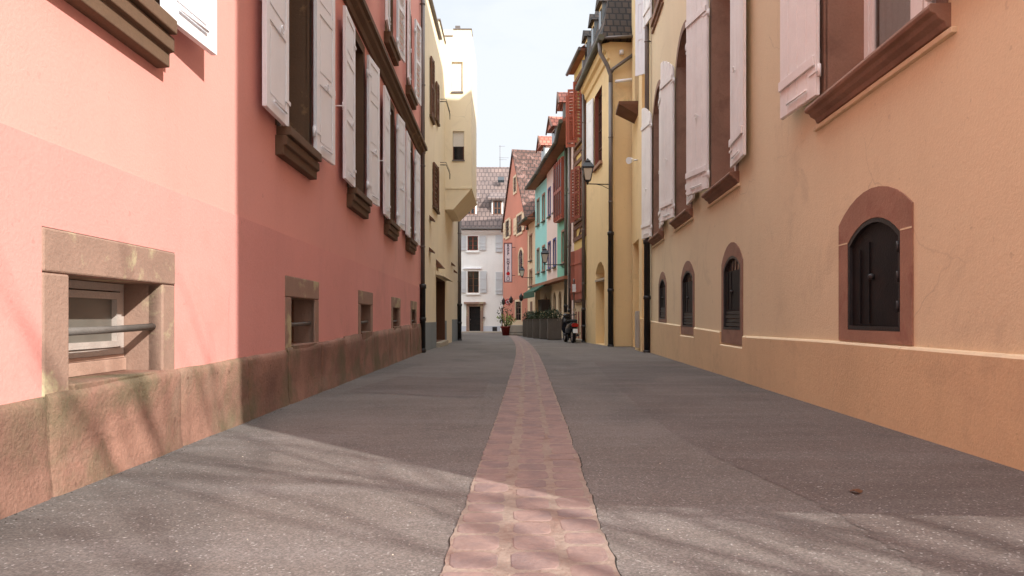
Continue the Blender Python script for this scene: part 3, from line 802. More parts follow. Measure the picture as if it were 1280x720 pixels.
    # little canopy over the door and small sloped vent hood
    c = MB(); c.prism([(0.0, 2.70), (0.34, 2.62), (0.34, 2.68), (0.0, 2.86)], lambda a, b: WM.pt(sy(27.2), a, b), lambda a, b: WM.pt(sy(31.6), a, b)); c.build('canopy', 'cream_wall', root)
    c = MB(); c.prism([(0.0, 3.0), (0.28, 2.98), (0.0, 3.3)], lambda a, b: WM.pt(sy(27.3), a, b), lambda a, b: WM.pt(sy(28.2), a, b)); c.build('hood', 'brown_wood', root)
    # shutters, dark brown
    for a, b, z0, z1 in ((26.1, 27.8, 5.2, 6.8), (25.2, 26.2, 8.3, 10.4), (27.0, 27.9, 8.7, 10.1)):
        wn = window(WM, sy(a), sy(b), z0, z1, -0.18, root, 'brown_wood', 'glass', cols=2, rows=2)
        m = MB(); m.box(WM, sy(a)-0.06, sy(b)+0.06, 0.0, 0.10, z0-0.09, z0-0.01); m.build('sill', 'brown_stone', wn)
        shutter(WM, sy(a), 1, (b-a)*0.5, z0+0.02, z1, root, 'brown_wood', n0=0.03, ang=3, style='louver', hw=False)
        shutter(WM, sy(b), -1, (b-a)*0.5, z0+0.02, z1, root, 'brown_wood', n0=0.03, ang=5, style='louver', hw=False)
    # window guards (bent iron) near the bay
    for z in (9.9, 7.3):
        g = MB(); g.tube([WM.pt(sy(28.9), 0, z), WM.pt(sy(28.9), .25, z), WM.pt(sy(30.6), .25, z-0.02), WM.pt(sy(30.6), .25, z-0.25)], 0.018, 6)
        g.tube([WM.pt(sy(28.9), 0, z+.1), WM.pt(sy(28.9), .25, z+.1), WM.pt(sy(30.6), .25, z+.08)], 0.012, 6); g.build('iron_rail', 'iron', root)
    for y, z in ((34.2, 3.6), (35.6, 3.35), (25.1, 4.55), (25.0, 3.4)):
        g = MB(); g.prism([(0, z), (0.16, z-0.06), (0.16, z), (0, z+0.14)], lambda a, b: WM.pt(sy(y), a, b), lambda a, b: WM.pt(sy(y)+0.5, a, b)); g.build('bracket', 'brown_wood', root)
    downpipe(WM, sy(38.0), 0.12, 6.6, gz(38)-0.1, root, r=0.09, iron_top=1.8, r2=0.11)
cream_house()

# a lower house past it, only its edge and hanging shop sign show
def behind_left():
    W = Wall(-3.7, 38.6, -5.0, 60)
    root = thing('house', W.pt(0, 0, gz(40)), 'narrow strip of pale house between the cream bay house and the white house', 'house')
    mb = MB(); facade(mb, W, 0, W.L, -0.8, 7.4, [dict(s0=6, s1=7.2, z0=3.6, z1=5.6, d=0.2, mb=0)], mi=0, mr=0); body(mb, W, 0, W.L, -0.8, 7.4, 6, 0)
    mb.build('wall', 'beige', root)
    r = MB(); r.prism([(0.3, 7.4), (0.3, 7.5), (-3, 9.8), (-6.3, 7.5), (-6.3, 7.4)], lambda a, b: W.pt(-0.1, a, b), lambda a, b: W.pt(W.L, a, b)); r.build('roof', 'roof_side', root)
    window(W, 6, 7.2, 3.6, 5.6, -0.18, root, 'brown_wood')
behind_left()

# ================================================================ RIGHT: TAN HOUSE
XR = lambda y: 3.13 + 0.06*y
WR = Wall(XR(0.98), 0.98, XR(23.0), 23.0, left=True)
RY = WR.sy
def right_house():
    root = thing('house', WR.pt(3, 0, 0), 'tan rendered house on the right with cream shutters, arched openings and ochre base', 'house')
    ks = [(6.34, 7.48, .88, 1.985, 6.13, 7.71, .763, 2.28), (11.80, 12.98, .80, 2.10, 11.66, 13.12, .55, 2.34),
          (15.85, 17.15, .80, 2.12, 15.7, 17.3, .62, 2.35), (19.75, 20.9, .98, 2.14, 19.6, 21.05, .88, 2.35)]
    gs = [(5.75, 8.12), (12.1, 13.95), (16.1, 17.95), (20.3, 22.1)]
    holes = []
    s_body = RY(3.4)
    for k in ks: holes.append(dict(s0=RY(k[0]), s1=RY(k[1]), z0=k[2], z1=k[3], rise=0.20, d=0.22, mb=3))
    for g in gs: holes.append(dict(s0=RY(g[0]), s1=RY(g[1]), z0=3.47, z1=7.95, rise=0.55, d=0.80 if g is gs[0] else 0.52, mb=3, mr=1))
    for g in ((12.1, 13.95), (16.1, 17.95), (20.3, 22.1)): holes.append(dict(s0=RY(g[0]), s1=RY(g[1]), z0=10.4, z1=13.4, rise=0, d=0.4, mb=3))
    mb = MB()
    facade(mb, WR, s_body, WR.L, -0.6, 17.5, holes, mi=0, mr=1)
    body(mb, WR, s_body, WR.L, -0.6, 17.5, 10, 0)
    # unseen wall slab added behind the viewpoint; sloped cut shapes sunlight on the ground
    pr = [(0, 17.5), (0, 2.4), (RY(1.9), 1.46), (RY(2.85), 0.58), (s_body-0.003, 0.05), (s_body-0.003, 17.5)]
    mb.prism(pr, lambda a, b: WR.pt(a, 0, b), lambda a, b: WR.pt(a, -0.45, b), mi=0)
    mb.build('wall', ['tan', 'purple_stone', 'ochre', 'interior'], root)
    # ochre base, proud of the wall, notched round the cellar openings
    bz = [(3.4, .755), (4.7, .75), (8, .745), (11.0, .715), (11.6, .71), (13.4, .756), (15.9, .80), (22.2, .91), (23, .92)]
    def bzf(Y):
        for (a, za), (b, zb) in zip(bz, bz[1:]):
            if a <= Y <= b: return za + (zb-za)*(Y-a)/(b-a)
        return .92
    bb = MB()
    ys = uniq([3.4 + 0.4*i for i in range(50) if 3.4+0.4*i < 23] + [23.0] + [v for k in ks[1:3] for v in (k[4]-0.06, k[5]+0.06)] + [11.35])
    nP = 0.055
    for a, b in zip(ys, ys[1:]):
        m = (a+b)/2; nn = nP if m < 11.35 else 0.035
        za, zb = bzf(a), bzf(b)
        for k in ks[1:3]:
            if k[4]-0.06 < m < k[5]+0.06: za = zb = k[6]-0.03
        sa, sb_ = RY(a), RY(b)
        P = WR.pt
        bb.face([P(sa,nn,-0.5), P(sb_,nn,-0.5), P(sb_,nn,zb-0.02), P(sa,nn,za-0.02)], 0)
        bb.face([P(sa,nn,za-0.02), P(sb_,nn,zb-0.02), P(sb_,nn-0.018,zb-0.002), P(sa,nn-0.018,za-0.002)], 1)
        bb.face([P(sa,nn-0.018,za-0.002), P(sb_,nn-0.018,zb-0.002), P(sb_,-0.01,zb+0.01), P(sa,-0.01,za+0.01)], 1)
    for k in ks[1:3]:
        for y in (k[4]-0.06, k[5]+0.06):
            bb.face([WR.pt(RY(y),0,k[6]-0.04), WR.pt(RY(y),0.035,k[6]-0.04), WR.pt(RY(y),0.035,bzf(y)), WR.pt(RY(y),0,bzf(y))], 0)
    bb.face([WR.pt(RY(11.35),0,-.5), WR.pt(RY(11.35),nP,-.5), WR.pt(RY(11.35),nP,.71), WR.pt(RY(11.35),0,.71)], 0)
    bb.build('plinth', ['ochre', 'tan'], root)
    # cellar openings: stone surround, iron shutter
    for i, k in enumerate(ks):
        s0, s1, o0, o1 = RY(k[0]), RY(k[1]), RY(k[4]), RY(k[5])
        m = MB(); ring(m, WR, (o0, o1, k[6], k[7], 0.27 if i == 0 else 0.35), (s0, s1, k[2], k[3], 0.20), -0.03, 0.016)
        w = m.build('cellar_window', 'red_stone' if i == 0 else 'purple_stone', root, bevel=0.004)
        if i == 0:
            for a, b in ((o0+0.003, s0-0.003), (s1+0.003, o1-0.003)):
                j = MB(); j.box(WR, a, b, 0.010, 0.0185, 1.79, 1.805); j.build('mortar_joint', 'tan', w)
        f = MB(); ring(f, WR, (s0+0.004, s1-0.004, k[2]+0.004, k[3]-0.004, 0.2), (s0+0.045, s1-0.045, k[2]+0.045, k[3]-0.045, 0.19), -0.07, 0.012)
        f.build('iron_frame', 'iron', w)
        top = k[3]-0.05 if i == 0 else k[3]-0.26
        zb = k[2]+0.05 if i == 0 else k[2]+0.34
        rise = 0.18 if i == 0 else 0
        d = MB(); d.prism(profile(s0+0.05, s1-0.05, zb, top, rise), lambda a, b: WR.pt(a, -0.045, b), lambda a, b: WR.pt(a, -0.02, b))
        mid = (s0+s1)/2 + 0.12
        d.box(WR, mid-0.012, mid+0.012, -0.019, -0.008, zb+0.02, top-0.16*(i == 0)-0.01)
        d.box(WR, s1-0.26, s1-0.24, -0.019, -0.004, zb+0.02, top-0.22*(i == 0)-0.01)
        sh = d.build('iron_shutter', 'rustiron', w)
        kb = MB(); kb.lathe(WR.pt(mid-0.08, 0.0, (zb+top)/2-0.02), [(0.004, -0.03), (0.028, -0.02), (0.032, 0), (0.028, 0.02), (0.004, 0.03)], 10)
        kb.tube([WR.pt(mid-0.08, -0.02, (zb+top)/2-0.02), WR.pt(mid-0.08, 0.01, (zb+top)/2-0.02)], 0.012, 6); kb.build('knob', 'iron', sh)
        if i == 0:
            hb = MB()
            for zz in (zb+0.18, zb+0.45, zb+0.72): hb.tube([WR.pt(s0+0.045, 0.014, zz-0.05), WR.pt(s0+0.045, 0.014, zz+0.05)], 0.014, 6)
            hb.build('hinge', 'iron', sh)
        if i:
            for q in range(1, 6):
                g = MB(); t = s0 + (s1-s0)*q/6; g.tube([WR.pt(t, -0.03, top), WR.pt((s0+s1)/2 + (t-(s0+s1)/2)*1.1, -0.03, k[3]-0.05-0.12*abs(q-3)/3)], 0.012, 6); g.build('iron_rod', 'iron', w)
            g = MB()
            for q in range(4): 
                zz = k[2]+0.06+q*0.07
                g.box(WR, s0+0.05, s1-0.05, -0.05, -0.015-0.008*(q % 2), zz, zz+0.062)
            g.build('iron_panel', 'iron', w)
            g = MB(); g.box(WR, s0+0.05, s1-0.05, -0.10, -0.09, top-0.02, k[3]-0.06); g.build('pane', 'lamp_glass', w)
    # big arched windows
    for i, g in enumerate(gs):
        s0, s1 = RY(g[0]), RY(g[1])
        m = MB(); ring(m, WR, (s0-0.16, s1+0.16, 3.46, 8.13, 0.60), (s0, s1, 3.47, 7.95, 0.55), -0.02, 0.012); 
        w = m.build('window', 'purple_stone', root)
        f = MB(); mid = (s0+s1)/2; n0 = -0.50
        for a, b in ((s0, s0+0.10), (mid-0.09, mid+0.09), (s1-0.10, s1)): f.box(WR, a, b, n0, n0+0.07, 3.48, 7.4)
        for a, b in ((s0+0.11, s0+0.17), (mid-0.16, mid-0.10), (mid+0.10, mid+0.16), (s1-0.17, s1-0.11)): f.box(WR, a, b, n0+0.01, n0+0.055, 3.5, 7.4)
        for za, zb in ((3.48, 3.60), (5.3, 5.36), (6.6, 6.72)):
            f.box(WR, s0+0.10, mid-0.09, n0+0.002, n0+0.06, za, zb); f.box(WR, mid+0.09, s1-0.10, n0+0.002, n0+0.06, za, zb)
        ring(f, WR, (s0+0.001, s1-0.001, 6.9, 7.94, 0.54), (s0+0.1, s1-0.1, 7.0, 7.84, 0.50), n0+0.003, n0+0.065)
        f.build('frame', 'cream_paint', w)
        p = MB(); p.box(WR, s0+0.1, s1-0.1, n0+0.02, n0+0.028, 3.55, 7.4); p.build('pane', 'glass_clear' if i == 0 else 'glass', w)
        if i == 0:
            cb = MB(); k = 60; prev = None
            for j in range(k+1):
                s = s0+0.12+(s1-s0-0.24)*j/k; nn = -0.535 + 0.018*math.sin(j*1.55) + 0.008*math.sin(j*0.7)
                c = (cb.bm.verts.new(WR.pt(s, nn, 3.5)), cb.bm.verts.new(WR.pt(s, nn, 7.5)))
                if prev:
                    fc = cb.bm.faces.new([prev[0], c[0], c[1], prev[1]]); fc.smooth = True
                prev = c
            cb.build('curtain', 'curtain', w)
        # moulded sill
        m = MB(); prf = [(-0.3, 3.30), (0.03, 3.30), (0.05, 3.345), (0.10, 3.375), (0.12, 3.41), (0.165, 3.425), (0.175, 3.455), (0.16, 3.49), (-0.3, 3.50)]
        m.prism(prf, lambda a, b: WR.pt(s0-0.20, a, b), lambda a, b: WR.pt(s1+0.20, a, b)); m.build('sill', 'purple_stone', w, bevel=0.006)
        m = MB(); m.box(WR, s0-0.28, s1+0.28, -0.01, 0.045, 3.225, 3.275); m.build('drip_bar', 'tan', w, bevel=0.01)
        a1, a2 = ((2, 5), (2.5, 15), (3, 11), (4, 11))[i]
        wd = (s1-s0)/2*(0.86 if i == 0 else 1)
        shutter(WR, s0-0.01, -1, wd*1.08, 3.58, 7.86, root, 'cream_paint', n0=0.06, ang=a1, style='plank', drop=0.45)
        shutter(WR, s1+0.01, 1, wd, 3.58, 7.86, root, 'cream_paint', n0=0.06, ang=a2, style='plank', drop=0.45)
    for g in gs[1:]:
        s0, s1 = RY(g[0]), RY(g[1])
        w = window(WR, s0, s1, 10.4, 13.4, -0.38, root, 'cream_paint')
        m = MB(); m.box(WR, s0-0.12, s1+0.12, -0.02, 0.10, 10.18, 10.38); m.box(WR, s0-0.2, s1+0.2, -0.02, 0.06, 10.0, 10.06); m.build('sill', 'purple_stone', w, bevel=0.01)
        shutter(WR, s0-0.01, -1, 0.85, 10.45, 13.3, root, 'cream_paint', n0=0.06, ang=8, style='plank', hw=False)
        shutter(WR, s1+0.01, 1, 0.85, 10.45, 13.3, root, 'cream_paint', n0=0.06, ang=8, style='plank', hw=False)
    # shutter holdbacks
    downpipe(WR, RY(22.75), 0.13, 17.0, gz(23)-0.1, root, r=0.075, iron_top=3.55, r2=0.10)
    moulding(WR, 0, WR.L+0.1, [(-0.02, 16.6), (0.3, 16.9), (0.55, 17.3), (0.57, 17.5), (-0.02, 17.51)], root, 'purple_stone', 'cornice')
right_house()

# ================================================================ RIGHT: RECESSED YELLOW HOUSE
WY = Wall(XR(23.02), 23.02, XR(28.45), 28.45, left=True)
def yellow_recessed():
    root = thing('house', WY.pt(0, 0, gz(23)), 'yellow recessed house front with a deep doorway between two projecting houses', 'house')
    W = WY; s = W.sy
    h = [dict(s0=s(25.4), s1=s(28.0), z0=gz(26)+0.02, z1=3.95, d=0.7, mb=0), dict(s0=s(26.0), s1=s(27.4), z0=8.9, z1=11.2, d=0.3, mb=0), dict(s0=s(26.0), s1=s(27.4), z0=12.9, z1=15.2, d=0.3, mb=0)]
    mb = MB(); facade(mb, W, 0, W.L, -0.6, 16.5, h, mi=0, mr=0); body(mb, W, 0, W.L, -0.6, 16.5, 8, 0)
    mb.box(W, s(24.3), s(25.2), 0.0, 0.10, -0.5, 16.4)
    mb.build('wall', ['yellow'], root)
    for q in h[1:]: window(W, q['s0'], q['s1'], q['z0'], q['z1'], -0.28, root, 'brown_wood')
    d = MB(); d.box(W, h[0]['s0']+0.05, h[0]['s1']-0.05, -0.68, -0.6, gz(26)+0.02, 2.9); d.build('door', 'yellow_infill', root, bevel=0.01)
    d = MB(); d.box(W, s(23.5), s(25.2), 0.101, 0.24, gz(24)-0.1, 1.0); d.build('low_wall', 'yellow', root, bevel=0.02)
    # wedge-shaped stone console with grass on top
    c = MB(); a0, a1 = s(26.2), s(27.6)
    top = [W.pt(a0, 0, 9.0), W.pt(a1, 0, 9.0), W.pt(a1, 0.72, 9.0), W.pt(a0, 0.72, 9.0)]; up = [p + Vector((0, 0, 0.10)) for p in top]
    c.hexa(top + up); ap = [W.pt(a0+0.1, 0, 8.6), W.pt(a1-0.1, 0, 8.6)]
    c.face([top[0], top[3], ap[0]]); c.face([top[1], top[2], ap[1]]); c.face([top[3], top[2], ap[1], ap[0]])
    con = c.build('console', 'timber', root)
    g = MB()
    for i in range(26):
        p = W.pt(random.uniform(a0, a1), random.uniform(0.05, 0.68), 9.10); q = p + Vector((random.uniform(-.08, .08), random.uniform(-.08, .08), random.uniform(.1, .3)))
        g.face([p, p + Vector((0.015, 0, 0)), q])
    g.build('grass_tuft', 'leaf2', con)
    shutter(W, s(23.6), 1, 0.4, 9.2, 12.6, root, 'white_paint', n0=0.05, ang=50, hw=False)
yellow_recessed()

# ================================================================ RIGHT: PROJECTING YELLOW HOUSE
WP = Wall(3.95, 28.5, 3.6, 34.0, left=True)
def yellow_projecting():
    W = WP; s = lambda px: W.s(px)
    root = thing('house', W.pt(0, 0, gz(28)), 'projecting yellow house with an arched niche door and slate hipped roof', 'house')
    sd0, sd1 = s(755.5), s(744.5)
    h = [dict(s0=sd0, s1=sd1, z0=gz(30)+0.02, z1=3.45, rise=0.45, d=0.5, mb=0),
         dict(s0=s(752.5), s1=s(743.5), z0=7.75, z1=11.0, d=0.25, mb=1, mr=2)]
    mb = MB(); facade(mb, W, 0, W.L, -0.6, 12.2, h, mi=0, mr=0); body(mb, W, 0, W.L, -0.6, 12.2, 8, 0)
    mb.build('wall', ['yellow', 'interior', 'darkred_paint'], root)
    w = window(W, h[1]['s0'], h[1]['s1'], 7.75, 11.0, -0.22, root, 'brown_wood', rows=4)
    m = MB(); m.box(W, h[1]['s0']-0.1, h[1]['s1']+0.1, 0.0, 0.12, 7.6, 7.74); m.build('sill', 'red_stone', w)
    shutter(W, h[1]['s1']+0.01, 1, 0.85, 7.8, 10.95, root, 'white_paint', n0=0.05, ang=10, hw=False)
    d = MB(); d.box(W, sd0+0.02, sd1-0.02, -0.49, -0.42, gz(30), 2.62); dr = d.build('door', 'yellow_infill', root)
    d = MB(); d.box(W, sd0, sd1, -0.5, 0.03, 2.63, 2.72); d.build('door_ledge', 'stonewhite', root)
    # cornice, gutters
    moulding(W, -0.02, W.L, [(-0.02, 11.5), (0.08, 11.55), (0.12, 11.8), (0.25, 11.85), (0.32, 12.1), (-0.02, 12.18)], root, 'yellow', 'cornice')
    g = MB(); g.tube([W.pt(-0.4, 0.42, 12.22), W.pt(W.L+0.1, 0.42, 12.12)], 0.13, 10); g.build('gutter', 'zinc_dark', root)
    # side wall frame, faces the camera
    WS = Wall(3.95, 28.5, 4.86, 28.44)
    g = MB(); g.tube([WS.pt(-0.35, 0.35, 12.22), WS.pt(0.98, 0.35, 12.26)], 0.06, 10); g.build('gutter', 'zinc', root)
    # downpipe: swan neck joins at the corner
    g = MB()
    g.tube([W.pt(-0.1, 0.42, 12.1), W.pt(-0.1, 0.40, 11.7), W.pt(-0.12, 0.12, 11.2), W.pt(-0.12, -0.02, 10.8), W.pt(-0.12, -0.02, 10.3)], 0.085, 12)
    g.tube([WS.pt(0.93, 0.12, 11.6), WS.pt(0.14, 0.12, 11.05), WS.pt(0.03, 0.12, 10.9)], 0.07, 10); g.build('swan_neck', 'zinc', root)
    downpipe(W, -0.12, -0.02, 10.5, gz(28)-0.1, root, r=0.085, iron_top=4.5, r2=0.11)
    g = MB(); g.tube([WS.pt(0.22, 0.10, 10.55), WS.pt(0.90, 0.10, 10.62)], 0.06, 10); g.build('white_pipe', 'white_paint', root)
    g = MB(); g.lathe(WS.pt(0.48, 0.03, 11.75), [(0.02, -.09), (.09, -.08), (.09, .08), (.02, .09)], 12); g.build('wall_cap', 'white_paint', root)
    # steep slate roof
    r = MB(); e = 0.38; P = W.pt
    b0 = [P(-e, e, 12.25), P(W.L, e, 12.25), P(W.L, -8, 12.25), P(-e, -8, 12.25)]
    t0 = [P(1.4, -0.5, 16.2), P(W.L, -0.5, 16.2), P(W.L, -6, 16.2), P(1.4, -6, 16.2)]
    r.hexa(b0 + t0); rf = r.build('roof', 'slate', root)
    for i, t in enumerate((0.9, 2.7, 4.5)):
        dm = MB(); dm.box(W, t, t+0.75, -1.2, 0.12, 12.75, 14.2); o = dm.build('dormer', 'yellow', rf)
        dd = MB(); dd.prism([(t-0.12, 14.2), (t+0.375, 14.65), (t+0.87, 14.2)], lambda a, b: W.pt(a, -1.4, b), lambda a, b: W.pt(a, 0.28, b)); dd.build('dormer_roof', 'slate', rf)
        dd = MB(); dd.box(W, t+0.12, t+0.63, 0.125, 0.15, 12.95, 14.0); dd.build('dormer_window', 'glass', rf)
        dd = MB(); dd.box(W, t-0.03, t-0.002, -1.0, 0.14, 12.75, 14.2); dd.build('dormer_cheek', 'bluegrey', rf)
yellow_projecting()

# ================================================================ RIGHT: HALF-TIMBERED HOUSE
WT = Wall(3.6, 34.02, 3.28, 37.2, left=True)
def timbered():
    W = WT; root = thing('house', W.pt(0, 0, gz(35)), 'half-timbered yellow house with tall red plank shutters and open louvred ones above', 'house')
    mb = MB(); L = W.L
    facade(mb, W, 0, L, -0.6, 13.9, [dict(s0=0.7, s1=2.5, z0=1.95, z1=4.5, d=0.2, mb=1), dict(s0=0.7, s1=2.5, z0=6.0, z1=8.6, d=0.2, mb=1), dict(s0=0.7, s1=2.5, z0=9.9, z1=12.6, d=0.2, mb=1)], mi=0, mr=0)
    body(mb, W, 0, L, -0.6, 13.9, 8, 0); mb.build('wall', ['yellow_infill', 'interior'], root)
    # lower part pale with painted base
    b = MB(); b.box(W, 0.0, L, 0.003, 0.03, 0.0, 1.9); b.build('pale_base', 'beige', root)
    t = MB(); n0, n1 = 0.002, 0.06
    for z in (5.0, 5.6, 8.9, 9.4, 13.2): t.box(W, 0, L, n0, n1, z, z+0.2)
    for s in (0.02, 0.5, 2.52, L-0.2):
        for a, c in ((5.2, 5.6), (5.8, 8.9), (9.1, 9.4), (9.6, 13.2)): t.box(W, s, s+0.16, n0, n1-0.003, a+0.002, c-0.002)
    for z0, z1, s0, s1 in ((5.2, 5.6, 0.8, 1.3), (5.2, 5.6, 1.6, 1.1), (9.1, 9.4, 0.8, 1.3)):
        t.hexa([W.pt(s0,n0,z0), W.pt(s0+.15,n0,z0), W.pt(s0+.15,n1-.01,z0), W.pt(s0,n1-.01,z0), W.pt(s1,n0,z1), W.pt(s1+.15,n0,z1), W.pt(s1+.15,n1-.01,z1), W.pt(s1,n1-.01,z1)])
    t.build('timber_frame', 'timber', root)
    for z0, z1, st, ang in ((1.95, 4.5, 'plank', 12), (6.0, 8.6, 'louver', 16), (9.9, 12.6, 'louver', 62)):
        w = window(W, 0.7, 2.5, z0, z1, -0.18, root, 'old_wood', cols=2, rows=3)
        m = MB(); m.box(W, 0.62, 2.58, -0.02, 0.14, z0-0.14, z0-0.02); m.build('sill', 'timber', w)
        shutter(W, 0.68, -1, 0.5, z0, z1, root, 'darkred_paint' if z0 < 7 else 'red_paint', n0=0.07, ang=ang*0.5 if ang < 50 else 70, style=st, hw=False)
        shutter(W, 2.52, 1, 0.5, z0, z1, root, 'darkred_paint' if z0 < 7 else 'red_paint', n0=0.07, ang=ang, style=st, hw=False)
        if st == 'louver':
            shutter(W, 1.62, 1, 0.5, z0, z1, root, 'darkred_paint' if z0 < 7 else 'red_paint', n0=0.12, ang=ang+12, style=st, hw=False)
            if z0 < 7: shutter(W, 1.0, 1, 0.5, z0, z1, root, 'darkred_paint', n0=0.10, ang=ang+8, style=st, hw=False)
    shutter(W, 1.6, -1, 0.85, 1.95, 4.5, root, 'red_paint', n0=0.04, ang=2, style='plank', hw=False)
    shutter(W, 1.62, 1, 0.85, 1.95, 4.5, root, 'red_paint', n0=0.04, ang=2, style='plank', hw=False)
    for s in (0.8, 1.6, 2.3):
        m = MB(); m.box(W, s, s+0.3, 0.031, 0.05, gz(35)+0.15, 1.35); m.build('red_panel', 'darkred_paint', root)
    m = MB(); m.box(W, 0.3, 2.2, 0.0, 0.45, gz(35)-0.1, gz(35)+0.14); m.build('step', 'stonewhite', root, bevel=0.01)
    downpipe(W, 0.12, 0.12, 13.5, gz(34)-0.1, root, r=0.08, iron_top=1.5, r2=0.085)
    r = MB(); r.prism([(0.3, 13.95), (0.3, 14.05), (-4, 17.5), (-8.3, 14.08), (-8.3, 13.95)], lambda a, b: W.pt(-0.1, a, b), lambda a, b: W.pt(L+0.1, a, b)); r.build('roof', 'roof_side', root)
    r = MB(); r.box(W, -0.1, L+0.1, 0.0, 0.29, 13.90, 13.948); r.build('soffit', 'soffit', root)
    r = MB(); r.tube([W.pt(-0.1, 0.36, 14.0), W.pt(L+0.1, 0.36, 13.9)], 0.09, 8); r.build('gutter', 'zinc', root)
timbered()

# ================================================================ RIGHT: ROW OF COLOURED FRONTS UNDER ONE LONG EAVE
def coloured_row():
    pts = [(3.28, 37.22), (3.25, 41.0), (2.83, 44.0), (2.37, 48.0), (1.73, 52.5), (1.24, 56.0)]
    specs = [('palepink', 'narrow pale pink house front with a downpipe beside the half-timbered house', 'house'),
             ('green', 'green house front with a red timber oriel under the long eave', 'house'),
             ('palepink', 'pale pink house front with blue-framed windows between green and turquoise fronts', 'house'),
             ('turq', 'turquoise house front above the green awning', 'house'),
             ('beige', 'small beige house front beside the orange gabled house', 'house')]
    ez = lambda y: 11.3 - (y-38.5)*0.05
    for i, ((m, label, cat), p, q) in enumerate(zip(specs, pts, pts[1:])):
        W = Wall(p[0], p[1], q[0], q[1]-0.01, left=True); L = W.L
        root = thing('house', W.pt(0, 0, gz(p[1])), label, cat)
        top = ez(q[1]) if i < 4 else 8.4
        jet = 0.0 if i in (0, 4) else 0.35
        holes = []
        cols = {0: [0.45], 1: [0.25], 2: [0.12, 0.62], 3: [0.15, 0.62], 4: [0.4]}[i]
        ww = {0: 0.9, 1: 0.8, 2: 0.8, 3: 0.8, 4: 1.0}[i]
        zr = [(4.4, 6.0), (7.9, 9.6)] if i != 4 else [(3.6, 4.7), (5.6, 7.4)]
        if i == 1: zr = [(4.4, 6.2)]
        if i == 0: zr = [(5.2, 6.9), (8.4, 10.4)]
        for c in cols:
            for z0, z1 in zr:
                sc = L*c + ww/2; holes.append(dict(s0=sc-ww/2, s1=sc+ww/2, z0=z0, z1=z1, d=0.18, mb=0))
        mb = MB()
        zlow = -0.8 if not jet else 3.5
        facade(mb, W, 0, L, zlow, top, holes, mi=0, mr=0); body(mb, W, 0, L, zlow, top, 7, 0)
        mb.build('wall', m, root)
        fm = {0: 'darkred_paint', 1: 'darkred_paint', 2: 'blue_paint', 3: 'darkred_paint', 4: 'brown_wood'}[i]
        for h in holes:
            w = window(W, h['s0'], h['s1'], h['z0'], h['z1'], -0.16, root, fm, fw=0.08)
            k = MB(); ring(k, W, (h['s0']-0.12, h['s1']+0.12, h['z0']-0.12, h['z1']+0.12, 0), (h['s0'], h['s1'], h['z0'], h['z1'], 0), -0.01, 0.04); k.build('surround', fm if i == 2 else 'red_stone', w)
            k = MB(); k.box(W, h['s0']-0.15, h['s1']+0.15, 0.0, 0.14, h['z0']-0.2, h['z0']-0.122); k.build('sill', 'zinc_dark', w)
        if jet:
            g = MB(); nb = -jet
            gh = []
            k = 2 if i < 3 else 1
            for j in range(k):
                sc = L*(j+0.5)/k; gh.append(dict(s0=sc-0.55, s1=sc+0.55, z0=0.9 if i != 2 else -0.1, z1=2.75, rise=0.5, d=0.3, mb=1))
            facade(g, W, 0, L, -0.8, 3.3, gh, n=nb, mi=0, mr=0)
            g.face([W.pt(0,nb,-.8), W.pt(0,-7,-.8), W.pt(0,-7,3.3), W.pt(0,nb,3.3)]); 
            g.build('ground_floor', ['beige', 'interior'], root)
            for q2 in gh: window(W, q2['s0'], q2['s1'], q2['z0'], q2['z1'], nb-0.2, root, 'brown_wood', rise=0.5)
            g = MB(); g.box(W, 0, L, -0.9, 0.22, 3.3, 3.49); g.build('ledge', 'soffit', root)
        else:
            d = MB(); d.box(W, L*0.35, L*0.35+0.9, -0.002, 0.03, gz(q[1])+0.05, 2.3); d.build('door', 'brown_wood', root)
        if i == 1:    # red timber oriel
            g = MB(); a, b = 0.25, L-0.35
            g.box(W, a, b, 0.0, 0.28, 6.9, 10.5); o = g.build('oriel', 'red_paint', root)
            g = MB()
            for j in range(4):
                s = a+0.1+(b-a-0.2)*j/4
                for z0, z1 in ((7.2, 8.5), (8.8, 10.2)): g.box(W, s+0.05, s+(b-a-0.2)/4-0.05, 0.281, 0.30, z0, z1)
            g.box(W, -0.02, 0, 0, 0, 0, 0) if False else None
            g.build('pane', 'glass', o)
            g = MB()
            for j in range(5):
                s = a+0.08+(b-a-0.2)*j/4; g.box(W, s-0.05, s+0.07, 0.281, 0.34, 6.95, 10.45)
            g.box(W, a, b, 0.281, 0.335, 8.55, 8.75); g.build('mullion', 'darkred_paint', o)
        # roof piece with eave
        rp = MB(); e = 0.62
        za, zb = (ez(p[1]), ez(q[1])) if i < 4 else (8.4, 8.4)
        for lo, hi, nm, mt in ((0.0, 0.14, 'roof', 'roof_side'),):
            A = [(e, 0.02), (e, 0.16), (-4.5, 3.9), (-7, 2.6), (-7, 0.02)]
            rp.prism(A, lambda a_, b_: W.pt(-0.02, a_, za+b_), lambda a_, b_: W.pt(L+0.02, a_, zb+b_))
            rf = rp.build('roof', 'roof_side', root)
        sf = MB(); sf.hexa([W.pt(0,0,za-0.03), W.pt(L,0,zb-0.03), W.pt(L,e,zb-0.03), W.pt(0,e,za-0.03), W.pt(0,0,za+0.015), W.pt(L,0,zb+0.015), W.pt(L,e,zb+0.015), W.pt(0,e,za+0.015)]); sf.build('soffit', 'soffit', root)
        g = MB(); g.tube([W.pt(-0.03, e+0.09, za+0.06), W.pt(L+0.03, e+0.09, zb+0.06)], 0.12, 10); g.build('gutter', 'zinc_dark', root)
